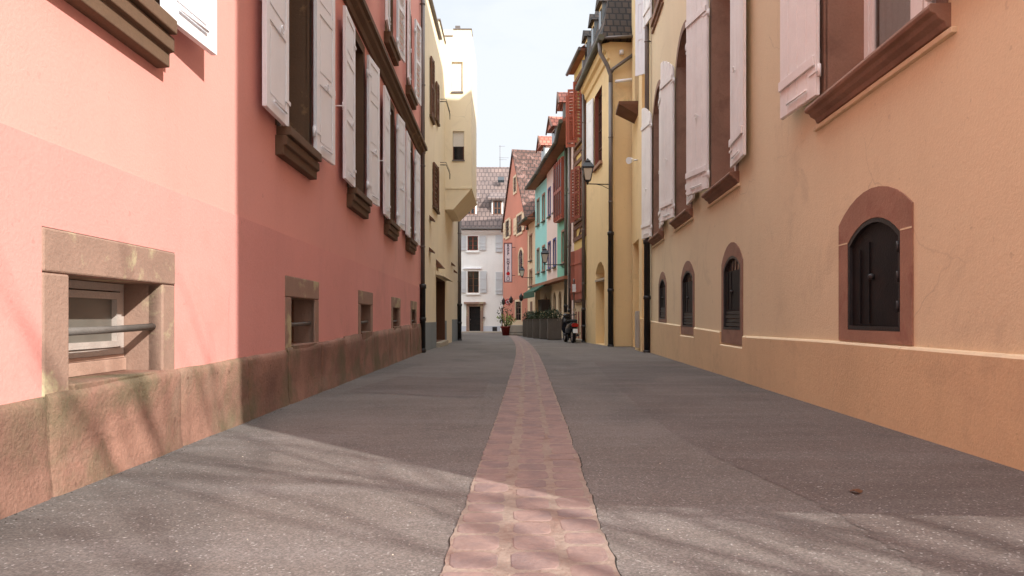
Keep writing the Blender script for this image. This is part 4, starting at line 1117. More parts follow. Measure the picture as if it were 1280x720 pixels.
        if i in (0, 1, 2):
            so = {0: 0.9, 1: 1.2, 2: 2.2}[i]; dw = 1.35; zf = ez(p[1])
            d = MB(); d.box(W, so, so+dw, -2.6, 0.45, zf+0.1, zf+1.3); dm = d.build('dormer', 'white_wall', rf)
            d = MB(); d.prism([(so-0.2, zf+1.3), (so+dw/2, zf+2.1), (so+dw+0.2, zf+1.3)], lambda a, b: W.pt(a, -3.2, b), lambda a, b: W.pt(a, 0.72, b)); d.build('dormer_roof', 'roof_orange', rf)
            d = MB(); d.prism([(so-0.24, zf+1.25), (so+dw/2, zf+2.12), (so+dw+0.24, zf+1.25), (so+dw+0.2, zf+1.17), (so+dw/2, zf+2.0), (so-0.2, zf+1.17)], lambda a, b: W.pt(a, 0.722, b), lambda a, b: W.pt(a, 0.80, b)); d.build('barge_board', 'brown_wood', rf)
            d = MB(); d.box(W, so+0.2, so+dw-0.2, 0.452, 0.48, zf+0.3, zf+1.2); d.build('dormer_window', 'glass', rf)
            d = MB(); d.box(W, so-0.03, so+0.08, 0.38, 0.51, zf+0.1, zf+1.3); d.build('corner_board', 'bluegrey', rf)
        if i == 0: downpipe(W, 1.6, 0.10, ez(38), gz(38)-0.1, root, r=0.07, iron_top=1.5, r2=0.08)
        if i == 1: downpipe(W, 0.12, 0.10, ez(41)+0.1, gz(41)-0.1, root, r=0.09, iron_top=1.8, r2=0.10, m='zinc_dark')
        if i == 4:
            pass
        if i == 3:
            a = MB()
            a.hexa([W.pt(0.0,0.02,3.30), W.pt(L,0.02,3.30), W.pt(L,0.85,2.75), W.pt(0.0,0.85,2.75), W.pt(0.0,0.02,3.42), W.pt(L,0.02,3.42), W.pt(L,0.88,2.88), W.pt(0.0,0.88,2.88)])
            a.box(W, 0.0, L, 0.852, 0.90, 2.45, 2.87); a.build('awning', 'awning', root)
            b = MB(); b.box(W, 0.1, 1.4, -0.2, 0.35, 1.5, 2.3); b.build('shop_board', 'soil', root)
coloured_row()

# ================================================================ ORANGE GABLED HOTEL BUILDING
WH = Wall(1.22, 56.05, -0.84, 66.0, left=True)
def hotel():
    W = WH; root = thing('house', W.pt(0, 0, gz(56)), 'orange gabled building with mottled brown tiled roof and hanging vertical sign', 'house')
    L = W.L
    sa = W.s(641.5); az = 15.4
    prof = [(0, -1), (L, -1), (L, 9.4), (sa, az), (0, 8.3)]
    mb = MB(); mb.prism(prof, lambda a, b: W.pt(a, 0, b), lambda a, b: W.pt(a, -11, b)); mb.build('wall', 'hotel', root)
    r = MB()
    r.prism([(-0.35, 8.05), (sa, az+0.12), (L+0.35, 9.1), (L+0.35, 9.3), (sa, az+0.36), (-0.35, 8.3)], lambda a, b: W.pt(a, 0.12, b), lambda a, b: W.pt(a, -11.3, b)); rf = r.build('roof', 'roof_old', root)
    g = MB(); g.tube([W.pt(-0.42, 0.2, 8.1), W.pt(-0.42, -11, 8.1)], 0.12, 8); g.build('gutter', 'zinc_dark', root)
    def win(pa, pb, ya, yb, rise=0, sh=None, fm='brown_wood'):
        s0, s1 = sorted((W.s(pa), W.s(pb))); pc = (pa+pb)/2; z0, z1 = W.z(pc, yb), W.z(pc, ya)
        o = MB(); ring(o, W, (s0-0.18, s1+0.18, z0-0.18, z1+0.18, rise and rise+0.05), (s0, s1, z0, z1, rise), 0.0, 0.06); f = o.build('window', 'beige', root)
        p = MB(); p.prism(profile(s0, s1, z0, z1, rise), lambda a, b: W.pt(a, 0.004, b), lambda a, b: W.pt(a, 0.02, b)); p.build('pane', 'glass', f)
        p = MB(); m = (s0+s1)/2; p.box(W, m-0.04, m+0.04, 0.022, 0.05, z0, z1)
        for k in (1, 2): zz = z0+(z1-z0)*k/3; p.box(W, s0, s1, 0.022, 0.045, zz-0.025, zz+0.025)
        p.build('frame', fm, f)
        if sh:
            shutter(W, s1+0.05, 1, (s1-s0)*0.5, z0, z1, root, sh, n0=0.03, ang=2, style='plank', hw=False)
            shutter(W, s0-0.05, -1, (s1-s0)*0.5, z0, z1, root, sh, n0=0.03, ang=2, style='plank', hw=False)
    win(642.6, 645.6, 222, 240)
    win(632.6, 637, 276, 296, sh='beige'); win(646.5, 653, 269, 291, sh='beige')
    win(649, 654, 312, 341, rise=0.5)
    win(645, 652, 377, 400)
    b = MB(); b.box(W, -0.01, L, 0.0, 0.04, -0.9, 0.75); b.build('stone_base', 'beige', root)
    for px in (640, 650.5):   # carriage lamps by the door are things
        s = W.s(px)
    return root
hotel()

def place(label_name, *a): pass

# wall lanterns --------------------------------------------------------------
def lantern(c, size, wallp, label, group=None):
    """c: centre of lamp body; wallp: point on the wall the bracket is fixed to"""
    c = Vector(c); wp = Vector(wallp)
    root = thing('wall_lantern', wp, label, 'street lamp', group)
    k = size
    def quadprof(mb, prof, mi=0):
        rings = [[mb.bm.verts.new(c + Vector((r*sx, r*sy, z))*1.0) for sx, sy in ((-1,-1),(1,-1),(1,1),(-1,1))] for r, z in prof]
        for a, b in zip(rings, rings[1:]):
            for i in range(4): mb.bm.faces.new([a[i], a[(i+1) % 4], b[(i+1) % 4], b[i]]).material_index = mi
        mb.bm.faces.new(rings[0]); mb.bm.faces.new(rings[-1][::-1])
    m = MB(); quadprof(m, [(0.23*k, 0.22*k), (0.25*k, 0.25*k), (0.15*k, 0.42*k), (0.11*k, 0.45*k), (0.12*k, 0.50*k), (0.05*k, 0.56*k), (0.02*k, 0.62*k)]); m.build('lamp_cap', 'black', root)
    g = MB(); quadprof(g, [(0.10*k, -0.28*k), (0.19*k, 0.20*k)]); g.build('lamp_shade', 'lamp_glass', root)
    f = MB()
    for sx, sy in ((-1,-1),(1,-1),(1,1),(-1,1)):
        f.tube([c + Vector((0.11*k*sx, 0.11*k*sy, -0.30*k)), c + Vector((0.205*k*sx, 0.205*k*sy, 0.22*k))], 0.018*k, 6)
    for z, r in ((-0.29*k, 0.12*k), (0.21*k, 0.21*k)):
        f.box(FREE, c.x-r, c.x+r, c.y-r, c.y+r, c.z+z-0.015*k, c.z+z+0.015*k)
    f.lathe(c, [(0.10*k, -0.31*k), (0.04*k, -0.38*k), (0.05*k, -0.42*k), (0.015*k, -0.46*k)], 8)
    f.build('lamp_frame', 'black', root)
    a = MB(); foot = c + Vector((0, 0, -0.42*k)); w2 = Vector((wp.x, wp.y, foot.z))
    a.tube([foot, w2], 0.022*k, 8)
    v = w2 - foot
    a.tube([foot + v*0.35, foot + v*0.65 + Vector((0, 0, -0.06*k)), w2 + Vector((0, 0, -0.22*k))], 0.012*k, 6)
    a.lathe(w2, [(0.03*k, -0.28*k), (0.035*k, 0.12*k)], 8)
    a.build('bracket', 'black', root)

def at(px, py, y): return Vector(((px-CX)/F*y, y, 1+(CY-py)*y/F))
G_L = 'black lanterns on wall brackets along the lane'
lantern(at(734.5, 217, 28.3), 0.98, (3.97, 28.42, 6.3), 'black lantern with frosted glass bracketed to the corner pipe of the yellow house', G_L)
c = at(681, 322, 41.5); lantern(c, 0.98, (3.2, 41.5, c.z), 'black lantern hanging out before the turquoise and pink fronts', G_L)
c = at(652.5, 341, 53.5); lantern(c, 0.85, (1.62, 53.6, c.z), 'small black lantern against the orange gabled house by its arched window', G_L)

# floodlight on recessed house
def flood():
    W = WY; s = W.s(797); z = W.z(797, 200)
    root = thing('floodlight', W.pt(s, 0, z), 'small white spotlight on the yellow recessed wall', 'spotlight')
    m = MB(); m.tube([W.pt(s, 0, z), W.pt(s, 0.16, z)], 0.03, 8); m.build('arm', 'white_paint', root)
    m = MB(); p = W.pt(s, 0.2, z); q = p + Vector((-0.16, -0.14, -0.05)); m.tube([p + Vector((0.02, 0.02, 0.01)), p, q], [0.05, 0.08, 0.13], 12); m.build('head', 'white_paint', root)
flood()

# meter cabinet
def cabinet():
    W = WY; s = W.sy(23.9)
    root = thing('meter_cabinet', W.pt(s, 0.24, gz(24)), 'narrow pale grey utility cabinet beside the black iron downpipe', 'cabinet')
    m = MB(); m.box(W, s-0.16, s+0.2, 0.245, 0.36, gz(24)+0.12, 1.25); m.build('cabinet_body', 'plaster_grey', root, bevel=0.012)
    m = MB(); m.box(W, s-0.13, s+0.17, 0.361, 0.37, gz(24)+0.2, 1.18); m.build('cabinet_door', 'plaster_grey', root, bevel=0.004)
cabinet()

# ================================================================ WHITE HOUSE AT THE END
def white_house():
    Y = 68.0; W = Wall(-7.5, Y, 3.5, Y); k = Y/F
    root = thing('house', (-2.0, Y, gz(68)), 'white house closing the end of the lane, pinkish tiled roof with two dormers', 'house')
    X = lambda px: (px-CX)*k; s = lambda px: X(px)+7.5; z = lambda py: 1+(CY-py)*k
    hs = []
    rects = [(584.5, 597.5, 295, 313), (584.5, 598.5, 339, 366)]
    for a, b, c, d in rects: hs.append(dict(s0=s(a), s1=s(b), z0=z(d), z1=z(c), d=0.2, mb=0))
    for a, b, c, d in ((619.5-9, 619.5, 295, 313),): pass
    door = dict(s0=s(586.5), s1=s(600.5), z0=gz(68)+0.12, z1=z(383), d=0.3, mb=0)
    gd = dict(s0=s(626.5), s1=s(634), z0=gz(68)+0.3, z1=z(384), d=0.2, mb=0)
    mb = MB(); facade(mb, W, 0, W.L, -1.2, 9.7, hs+[door, gd], mi=0, mr=0); body(mb, W, 0, W.L, -1.2, 9.7, 10.5, 0)
    mb.prism([(0, 9.7), (-5.25, 16.2), (-10.5, 9.7)], lambda a, b: W.pt(0, a, b), lambda a, b: W.pt(W.L, a, b))
    mb.build('wall', 'white_wall', root)
    r = MB(); r.prism([(0.4, 9.55), (-5.25, 16.5), (-10.9, 9.5), (-10.9, 9.75), (-5.25, 16.75), (0.4, 9.8)], lambda a, b: W.pt(-0.3, a, b), lambda a, b: W.pt(W.L+0.3, a, b)); rf = r.build('roof', 'roof_pink', root)
    moulding(W, -0.1, W.L+0.1, [(0, 9.0), (0.1, 9.1), (0.3, 9.35), (0.3, 9.48), (0, 9.5)], root, 'white_wall', 'cornice')
    g = MB(); g.tube([W.pt(-0.3, 0.46, 9.62), W.pt(W.L+0.3, 0.46, 9.62)], 0.09, 8); g.build('gutter', 'zinc', root)
    b = MB(); b.box(W, 0, door['s0']-0.3, 0.0, 0.03, -1, 0.25); b.build('painted_base', 'white_base', root); b = MB(); b.box(W, door['s1']+0.3, gd['s0']-0.1, 0.0, 0.03, -1, 0.25); b.build('painted_base', 'white_base', root)
    b = MB(); b.box(W, -0.1, W.L, 0.0, 0.7, -1, gz(68)+0.10); b.build('doorstep_kerb', 'stonewhite', root, bevel=0.02)
    for i, h in enumerate(hs):
        w = window(W, h['s0'], h['s1'], h['z0'], h['z1'], -0.17, root, 'darkred_paint' if i == 0 else 'brown_wood', cols=2, rows=3, fw=0.08)
        o = MB(); ring(o, W, (h['s0']-0.12, h['s1']+0.12, h['z0']-0.12, h['z1']+0.12, 0), (h['s0'], h['s1'], h['z0'], h['z1'], 0), 0.0, 0.05); o.box(W, h['s0']-0.16, h['s1']+0.16, 0.0, 0.12, h['z0']-0.20, h['z0']-0.122); o.build('surround', 'white_wall', w)
        for sh, sg in ((h['s0']-0.14, -1), (h['s1']+0.14, 1)):
            shutter(W, sh, sg, 0.62, h['z0'], h['z1'], root, 'bluewhite_paint', n0=0.03, ang=3, style='plank', hw=False)
    for c, d in ((294, 315), (340, 368)):
        shutter(W, s(619.5), 1, 0.68, z(d), z(c), root, 'bluewhite_paint', n0=0.03, ang=2, style='plank', hw=False)
    o = MB(); o.box(W, s(579), s(602), 0.0, 0.16, z(336.5), z(334.5)); o.build('awning_case', 'white_paint', root, bevel=0.02)
    o = MB(); ring(o, W, (door['s0']-0.28, door['s1']+0.28, gz(68)+0.1, door['z1']+0.22, 0), (door['s0'], door['s1'], gz(68)+0.11, door['z1'], 0), 0.0, 0.10); o.box(W, door['s0']-0.5, door['s1']+0.5, 0.0, 0.3, door['z1']+0.23, door['z1']+0.42); o.build('door_frame', 'sand_frame', root)
    o = MB(); a, b2 = door['s0'], door['s1']; o.box(W, a, b2, -0.28, -0.2, gz(68)+0.12, door['z1'])
    for c in (0.25, 0.95, 1.65):
        o.box(W, a+0.12, (a+b2)/2-0.05, -0.199, -0.18, c, c+0.5); o.box(W, (a+b2)/2+0.05, b2-0.12, -0.199, -0.18, c, c+0.5)
    dr = o.build('door', 'rustiron', root)
    o = MB(); o.lathe(W.pt(a+0.12, -0.12, 0.9), [(0.01, -.05), (.05, 0), (.01, .05)], 8); o.build('handle', 'chrome', dr)
    window(W, gd['s0'], gd['s1'], gd['z0'], gd['z1'], -0.17, root, 'bluewhite_paint', cols=1, rows=2)
    o = MB(); o.box(W, s(615.5), s(621.5), 0.0, 0.04, gz(68)+0.12, z(408.5)); o.build('cellar_grating', 'iron', root)
    o = MB(); o.box(W, s(603.5), s(606), 0.0, 0.2, z(398), z(396)); o.build('letter_box', 'zinc', root)
    # dormers
    for px0, px1 in ((583, 594), (616.5, 627)):
        yd = 68.75; kk = yd/F; a, b2 = (px0-CX)*kk, (px1-CX)*kk
        zz0, zz1 = 11.0, 12.45
        d = MB(); d.box(FREE, a-0.14, b2+0.14, yd, yd+2.2, zz0-0.2, zz1+0.1); dm = d.build('dormer', 'white_wall', rf)
        d = MB(); d.hexa([Vector((a-0.55, yd-0.3, zz1+0.1)), Vector((b2+0.55, yd-0.3, zz1+0.1)), Vector((b2+0.2, yd+3.2, zz1+1.55)), Vector((a-0.2, yd+3.2, zz1+1.55)),
                          Vector((a-0.55, yd-0.3, zz1+0.25)), Vector((b2+0.55, yd-0.3, zz1+0.25)), Vector((b2+0.2, yd+3.2, zz1+1.75)), Vector((a-0.2, yd+3.2, zz1+1.75))]); d.build('dormer_roof', 'roof_pink', rf)
        WD = Wall(a, yd-0.005, b2, yd-0.005)
        d = MB(); ring(d, WD, (0, WD.L, zz0+0.1, zz1, 0), (0.12, WD.L-0.12, zz0+0.22, zz1-0.1, 0), 0.0, 0.05); d.box(WD, WD.L/2-0.05, WD.L/2+0.05, 0.0, 0.045, zz0+0.2, zz1-0.1); d.box(WD, 0.1, WD.L-0.1, 0.002, 0.04, (zz0+zz1)/2, (zz0+zz1)/2+0.07); d.build('dormer_frame', 'timber', rf)
        d = MB(); d.box(WD, 0.1, WD.L-0.1, 0.0, 0.012, zz0+0.2, zz1-0.08); d.build('dormer_pane', 'glass', rf)
    a = (626.5-CX)*72/F
    d = MB(); yy = 71.1; zc = 1+(CY-224.5)*yy/F
    sl = 1.22; p = [Vector((a+dx, yy+dy, zc+dy*sl+0.12)) for dx, dy in ((-0.32, -0.16), (0.32, -0.16), (0.32, 0.16), (-0.32, 0.16))]
    d.hexa([q - Vector((0, 0, 0.25)) for q in p] + p); d.build('skylight', 'glass', rf)
    t = MB(); x = (625-CX)*73/F
    t.tube([(x, 73.2, 16.4), (x, 73.2, 19.0)], 0.03, 6)
    for zz, w in ((18.9, 0.5), (17.7, 0.9), (17.5, 0.7)): t.tube([(x-0.1, 73.2, zz), (x+w, 73.2, zz)], 0.015, 6)
    t.build('aerial', 'zinc', rf)
white_house()

# ================================================================ STREET THINGS
def text_mesh(ch, name, size, mat, parent, loc, rot=(PI/2, 0, 0), extrude=0.01):
    cu = bpy.data.curves.new(name, 'FONT'); cu.body = ch; cu.size = size; cu.extrude = extrude; cu.align_x = 'CENTER'; cu.align_y = 'CENTER'; cu.space_line = 0.77; cu.offset = 0.008
    tmp = bpy.data.objects.new('tmp', cu); C.objects.link(tmp)
    dg = bpy.context.evaluated_depsgraph_get(); me = bpy.data.meshes.new_from_object(tmp.evaluated_get(dg))
    bpy.data.objects.remove(tmp); bpy.data.curves.remove(cu)
    off = Vector((0, 0, 0)); r = parent
    while r is not None: off += r.location; r = r.parent
    from mathutils import Euler
    me.transform(Matrix.Translation(Vector(loc)-off) @ Euler(rot).to_matrix().to_4x4())
    me.materials.clear(); me.materials.append(M[mat]); me.name = name
    o = bpy.data.objects.new(name, me); C.objects.link(o); o.parent = parent
    return o

def hotel_sign():
    Y = 60.5; k = Y/F; x0, x1 = (630-CX)*k, (640.3-CX)*k; z0, z1 = 1+(CY-353)*k, 1+(CY-303.5)*k
    root = thing('hotel_sign', ((x0+x1)/2, Y, z0), 'tall narrow white hotel sign with dark letters hanging from the orange house', 'sign')
    W = Wall(x0, Y, x1, Y)
    m = MB(); m.box(W, 0.06, W.L-0.06, -0.06, 0.0, z0+0.06, z1-0.06); m.build('panel', 'sign_white', root)
    m = MB(); ring(m, W, (0, W.L, z0, z1, 0), (0.07, W.L-0.07, z0+0.07, z1-0.07, 0), -0.08, 0.03); m.build('rim', 'sign_rim', root)
    xc = (x0+x1)/2
    text_mesh('R\nA\nP\nP\n\nH\nO\nT\nE\nL', 'lettering', 0.315, 'sign_navy', root, (xc, Y-0.012, z0+(z1-z0)*0.61))
    m = MB(); m.tube([(xc, Y-0.03, z0+0.75), (xc, Y-0.002, z0+0.75)], 0.15, 20); m.build('red_disc', 'sign_red', root)
    m = MB()
    for a0, a1, r, dz in ((-0.5, 3.6, 0.10, 0.07), (2.6, 6.8, 0.12, -0.07)):
        m.tube([(xc + r*math.cos(a0+(a1-a0)*t/12), Y-0.015, z0+0.33+dz + r*math.sin(a0+(a1-a0)*t/12)) for t in range(13)], 0.022, 6)
    m.build('emblem', 'sign_navy', root)
    m = MB()
    for z in (z0+0.6, z1-0.4): m.tube([(x1-0.02, Y-0.03, z), (x1+0.25, Y-0.03, z)], 0.03, 6)
    m.build('bracket', 'black', root)
hotel_sign()

def round_sign():
    Y = 63; p = at(635, 377.5, Y)
    root = thing('round_sign', p, 'small round white and red sign on the corner of the orange house', 'sign')
    m = MB(); m.tube([p + Vector((0, 0, 0)), p + Vector((0, -0.04, 0))], 0.27, 20); m.build('disc', 'sign_white', root)
    m = MB()
    m.tube([p + Vector((0.24*math.cos(t*PI/12), -0.05, 0.24*math.sin(t*PI/12))) for t in range(25)], 0.04, 6)
    m.tube([p + Vector((-0.17, -0.05, 0.17)), p + Vector((0.17, -0.05, -0.17))], 0.035, 6); m.build('red_band', 'sign_red', root)
    q = Wall(1.22, 56.05, -0.84, 66.0, left=True)
    m = MB(); m.tube([p, p + Vector((0.6, 0.1, 0))], 0.03, 6); m.build('bracket', 'black', root)
round_sign()

def carriage_lamp(px, py, label):
    W = WH; s = W.s(px); z = W.z(px, py); p = W.pt(s, 0.0, z)
    root = thing('wall_lamp', p, label, 'wall lamp')
    m = MB(); c = W.pt(s, 0.3, z); m.lathe(c, [(0.05, -.3), (0.15, -.2), (0.18, .1), (0.05, .28), (0.02, .36)], 10); m.build('lamp_shade', 'black', root)
    m = MB(); m.tube([p, c + Vector((0, 0, -0.25))], 0.03, 6); m.build('arm', 'black', root)
carriage_lamp(633.5, 377, 'dark carriage lamp left of the round sign on the orange house')
carriage_lamp(643, 375, 'dark carriage lamp above the menu window of the orange house')
carriage_lamp(656, 372, 'dark carriage lamp at the near corner of the orange house')

def leaves(mb, c, r, n, size, mi=0, flat=1.0, up=0.0):
    for i in range(n):
        while True:
            v = Vector((random.uniform(-1, 1), random.uniform(-1, 1), random.uniform(-1, 1)))
            if v.length < 1: break
        p = Vector(c) + Vector((v.x*r, v.y*r, v.z*r*flat + up))
        a = Vector((random.uniform(-1, 1), random.uniform(-1, 1), random.uniform(-1, 1))).normalized()*size*random.uniform(.6, 1.4)
        b = a.cross(Vector((random.uniform(-1, 1), random.uniform(-1, 1), random.uniform(-1, 1)))).normalized()*size*0.45
        mb.face([p-a*0.5, p+b*0.5, p+a*0.5, p-b*0.5], mi)

def potted_plant():
    p = at(632.5, 419, 52); p.z = gz(52)
    root = thing('potted_plant', p, 'leafy green plant in a red pot at the foot of the orange house', 'plant')
    m = MB(); m.lathe(p, [(0.26, 0), (0.36, 0.55), (0.42, 0.58), (0.42, 0.68), (0.36, 0.68), (0.33, 0.6)], 16); m.build('pot', 'potred', root)
    m = MB()
    for i in range(9):
        a = random.uniform(0, 6.28); q = p + Vector((0.5*math.cos(a), 0.5*math.sin(a), random.uniform(0.9, 1.5)))
        m.tube([p + Vector((0, 0, 0.6)), (p+q)/2 + Vector((0, 0, 0.4)), q], [0.02, 0.015, 0.008], 5)
    m.build('stem', 'leaf', root)
    m = MB(); leaves(m, p + Vector((0, 0, 1.15)), 0.75, 190, 0.2, flat=0.65); m.build('foliage', 'leaf2', root)
potted_plant()

def climbing_shrub():
    p = WH.pt(WH.s(640), 0.5, gz(60))
    root = thing('shrub', p, 'tall thin shrub growing against the orange wall beside the red pot', 'shrub')
    m = MB()
    for i in range(6):
        q = p + Vector((random.uniform(-.7, .7), random.uniform(-.4, .4), random.uniform(1.8, 2.8)))
        m.tube([p + Vector((random.uniform(-.1, .1), 0, 0)), (p+q)/2 + Vector((random.uniform(-.1, .1), 0, .2)), q], [0.04, 0.025, 0.01], 5)
    m.build('stem', 'brown_wood', root)
    m = MB(); leaves(m, p + Vector((0, 0, 1.9)), 0.85, 160, 0.18, flat=1.2); m.build('foliage', 'leaf', root)
climbing_shrub()

def trough(px, label, w):
    p = at(px, 419, 52); p.z = gz(53)
    root = thing('stone_trough', p, label, 'trough')
    m = MB(); m.lathe(p, [(w*0.92, 0), (w, 0.12), (w, 0.72), (w*1.04, 0.78), (w*0.9, 0.78), (w*0.86, 0.6)], 18); m.build('tub', 'plaster_grey', root)
    m = MB(); m.lathe(p, [(w*1.01, 0.22), (w*1.02, 0.25), (w*1.01, 0.28)], 18); m.build('band', 'zinc', root)
trough(643, 'grey round tub left of the other by the orange wall', 0.42)
trough(650.5, 'wider pale grey tub beside the planters', 0.55)

labels_p = ['nearest grey slatted planter box beside the scooter, topped with shrubs', 'second grey planter box from the scooter', 'middle grey planter box in the row',
            'fourth grey planter box from the scooter', 'farthest grey planter box next to the pale tub']
for i, (px, y) in enumerate(((694, 38.6), (684, 40.3), (674.5, 42.2), (667, 44.2), (661, 46.6))):
    p = at(px, 430, y); p.z = gz(y)
    root = thing('planter_box', p, labels_p[i], 'planter', 'grey planter boxes beside the scooter')
    W = Wall(p.x-0.32, p.y+0.3, p.x+0.12, p.y-0.95, left=False)
    W = Wall(p.x-0.36, p.y, p.x+0.36, p.y)
    m = MB(); zt = gz(y)+1.12
    m.box(W, 0.03, W.L-0.03, -1.27, -0.03, gz(y)+0.05, zt-0.03); k = 6
    for j in range(k):
        a = W.L*j/k+0.01; m.box(W, a, a+W.L/k-0.02, -0.029, 0.0, gz(y)+0.03, zt)
    for j in range(9):
        a = -1.3+1.3*j/9+0.01; m.box(W, -0.03, 0.029, a, a+0.12, gz(y)+0.03, zt)
    m.box(W, -0.04, W.L+0.02, -1.32, 0.02, zt+0.001, zt+0.05); m.build('box', 'planter', root)
    m = MB(); m.box(W, 0.05, W.L-0.05, -1.25, -0.05, zt+0.051, zt+0.07); m.build('soil', 'soil', root)
    m = MB()
    for q in (-0.3, -0.95): leaves(m, W.pt(W.L/2, q, zt+0.25), 0.42, 140, 0.13, flat=0.8)
    for q in range(5):
        a = W.pt(W.L/2+random.uniform(-.2, .2), -random.uniform(.2, 1.1), zt); m.tube([a, a + Vector((random.uniform(-.2, .2), 0, random.uniform(.5, .8)))], 0.012, 4)
    m.build('foliage', 'leaf', root)

def scooter():
    # modelled in metres facing +Y then enlarged; rear faces the viewer
    k = 1/S; p = Vector((2.78, 33.9, gz(34)))
    root = thing('motor_scooter', p, 'dark motor scooter parked with its red tail light and white plate towards us', 'scooter')
    ang = math.radians(8); R = Matrix.Rotation(ang, 3, 'Z')
    class L:
        def pt(self, x, y, z): return p + R @ Vector((x*k, y*k, z*k))
    l = L()
    def wheel(y, r, nm):
        a = MB(); prof = [(r-0.09, -.05), (r-0.03, -.06), (r, -.03), (r, .03), (r-0.03, .06), (r-0.09, .05)]; n = 24; rg = []
        for i in range(n):
            t = 2*PI*i/n; rg.append([a.bm.verts.new(l.pt(w, y+q*math.cos(t), r+q*math.sin(t))) for q, w in prof])
        for i in range(n):
            for j in range(len(prof)):
                f = a.bm.faces.new([rg[i][j], rg[i][(j+1) % 6], rg[(i+1) % n][(j+1) % 6], rg[(i+1) % n][j]]); f.smooth = True
        o = a.build('wheel', 'rubber', root)
        b = MB(); b.tube([l.pt(-0.045, y, r), l.pt(0.045, y, r)], (r-0.09)*k, 20); b.tube([l.pt(-0.08, y, r), l.pt(0.08, y, r)], 0.03*k, 10); b.build('rim', 'chrome', o)
    wheel(-0.55, 0.26, 'rear'); wheel(0.72, 0.26, 'front')
    def loft(secs, name, mat):   # secs: (y, zc, hw, hh)
        a = MB(); rg = []; n = 14
        for y, zc, hw, hh in secs:
            rg.append([a.bm.verts.new(l.pt(hw*math.copysign(abs(math.cos(t))**0.7, math.cos(t)), y, zc+hh*math.copysign(abs(math.sin(t))**0.7, math.sin(t)))) for t in [2*PI*i/n for i in range(n)]])
        for u, v in zip(rg, rg[1:]):
            for i in range(n):
                f = a.bm.faces.new([u[i], u[(i+1) % n], v[(i+1) % n], v[i]]); f.smooth = True
        a.bm.faces.new(rg[0]); a.bm.faces.new(rg[-1][::-1]); return a.build(name, mat, root)
    loft([(-0.86, .74, .05, .03), (-0.78, .70, .12, .09), (-0.6, .62, .17, .15), (-0.3, .55, .19, .18), (0.0, .48, .17, .16), (0.12, .36, .16, .06)], 'rear_body', 'scoot')
    loft([(0.05, .30, .16, .05), (0.4, .30, .18, .05), (0.48, .32, .18, .07)], 'footboard', 'scoot')
    loft([(0.42, .55, .20, .26), (0.50, .66, .22, .34), (0.56, .72, .19, .34), (0.62, .74, .12, .28)], 'leg_shield', 'scoot')
    loft([(0.58, .5, .08, .07), (0.75, .55, .09, .05), (0.9, .45, .08, .06)], 'front_mudguard', 'scoot')
    loft([(-0.88, .50, .08, .02), (-0.72, .56, .10, .03), (-0.6, .55, .09, .03)], 'rear_mudguard', 'black')
    loft([(-0.80, .80, .10, .03), (-0.62, .83, .15, .05), (-0.2, .80, .16, .05), (0.02, .74, .12, .04)], 'seat', 'rubber')
    loft([(0.40, 1.0, .12, .05), (0.50, 1.03, .14, .08), (0.60, 1.0, .10, .07)], 'headset', 'scoot')
    a = MB(); a.tube([l.pt(-.34, .36, 1.06), l.pt(-.2, .42, 1.04), l.pt(0, .48, 1.0), l.pt(.2, .42, 1.04), l.pt(.34, .36, 1.06)], 0.018*k, 8); hb = a.build('handlebar', 'black', root)
    for sg in (-1, 1):
        a = MB(); a.tube([l.pt(.22*sg, .43, 1.05), l.pt(.28*sg, .42, 1.22)], 0.007*k, 6); a.box(l, .28*sg-.06, .28*sg+.06, .41, .425, 1.19, 1.28); a.build('mirror', 'chrome', hb)
    a = MB(); a.box(l, -.1, .1, .05+.42, .06+.42+.02, 1.03, 1.14); a.build('dashboard', 'chrome', hb)
    a = MB(); a.prism([(-.11, .60), (.11, .60), (.13, .68), (.08, .73), (-.08, .73), (-.13, .68)], lambda x, z: l.pt(x, -.80, z), lambda x, z: l.pt(x, -.90, z)); a.build('tail_light', 'red_lens', root, bevel=0.01)
    a = MB(); a.hexa([l.pt(-.085, -.935, .38), l.pt(.085, -.935, .38), l.pt(.085, -.925, .38), l.pt(-.085, -.925, .38), l.pt(-.085, -.905, .53), l.pt(.085, -.905, .53), l.pt(.085, -.895, .53), l.pt(-.085, -.895, .53)]); a.build('number_plate', 'plate', root)
    a = MB(); a.tube([l.pt(.19, -.15, .24), l.pt(.2, -.5, .30), l.pt(.2, -.75, .36)], [0.03*k, 0.05*k, 0.055*k], 10); a.build('exhaust', 'chrome', root)
    a = MB(); a.tube([l.pt(-.14, -.2, .3), l.pt(-.16, -.3, .02)], 0.014*k, 6); a.tube([l.pt(.14, -.2, .3), l.pt(.16, -.3, .02)], 0.014*k, 6); a.build('stand', 'black', root)
scooter()

def pole_sign():
    p = at(717.5, 430, 35.6); p.z = gz(35)
    root = thing('post', p, 'thin pale post standing behind the scooter by the red shutters', 'post')
    m = MB(); m.lathe(p, [(0.035, 0), (0.035, 3.0), (0.05, 3.02), (0.05, 3.12), (0.02, 3.18)], 10); m.build('pole', 'zinc', root)
    m = MB(); m.box(FREE, p.x-0.09, p.x+0.09, p.y-0.05, p.y-0.035, p.z+2.5, p.z+2.9); m.build('plate', 'plate', root)
pole_sign()

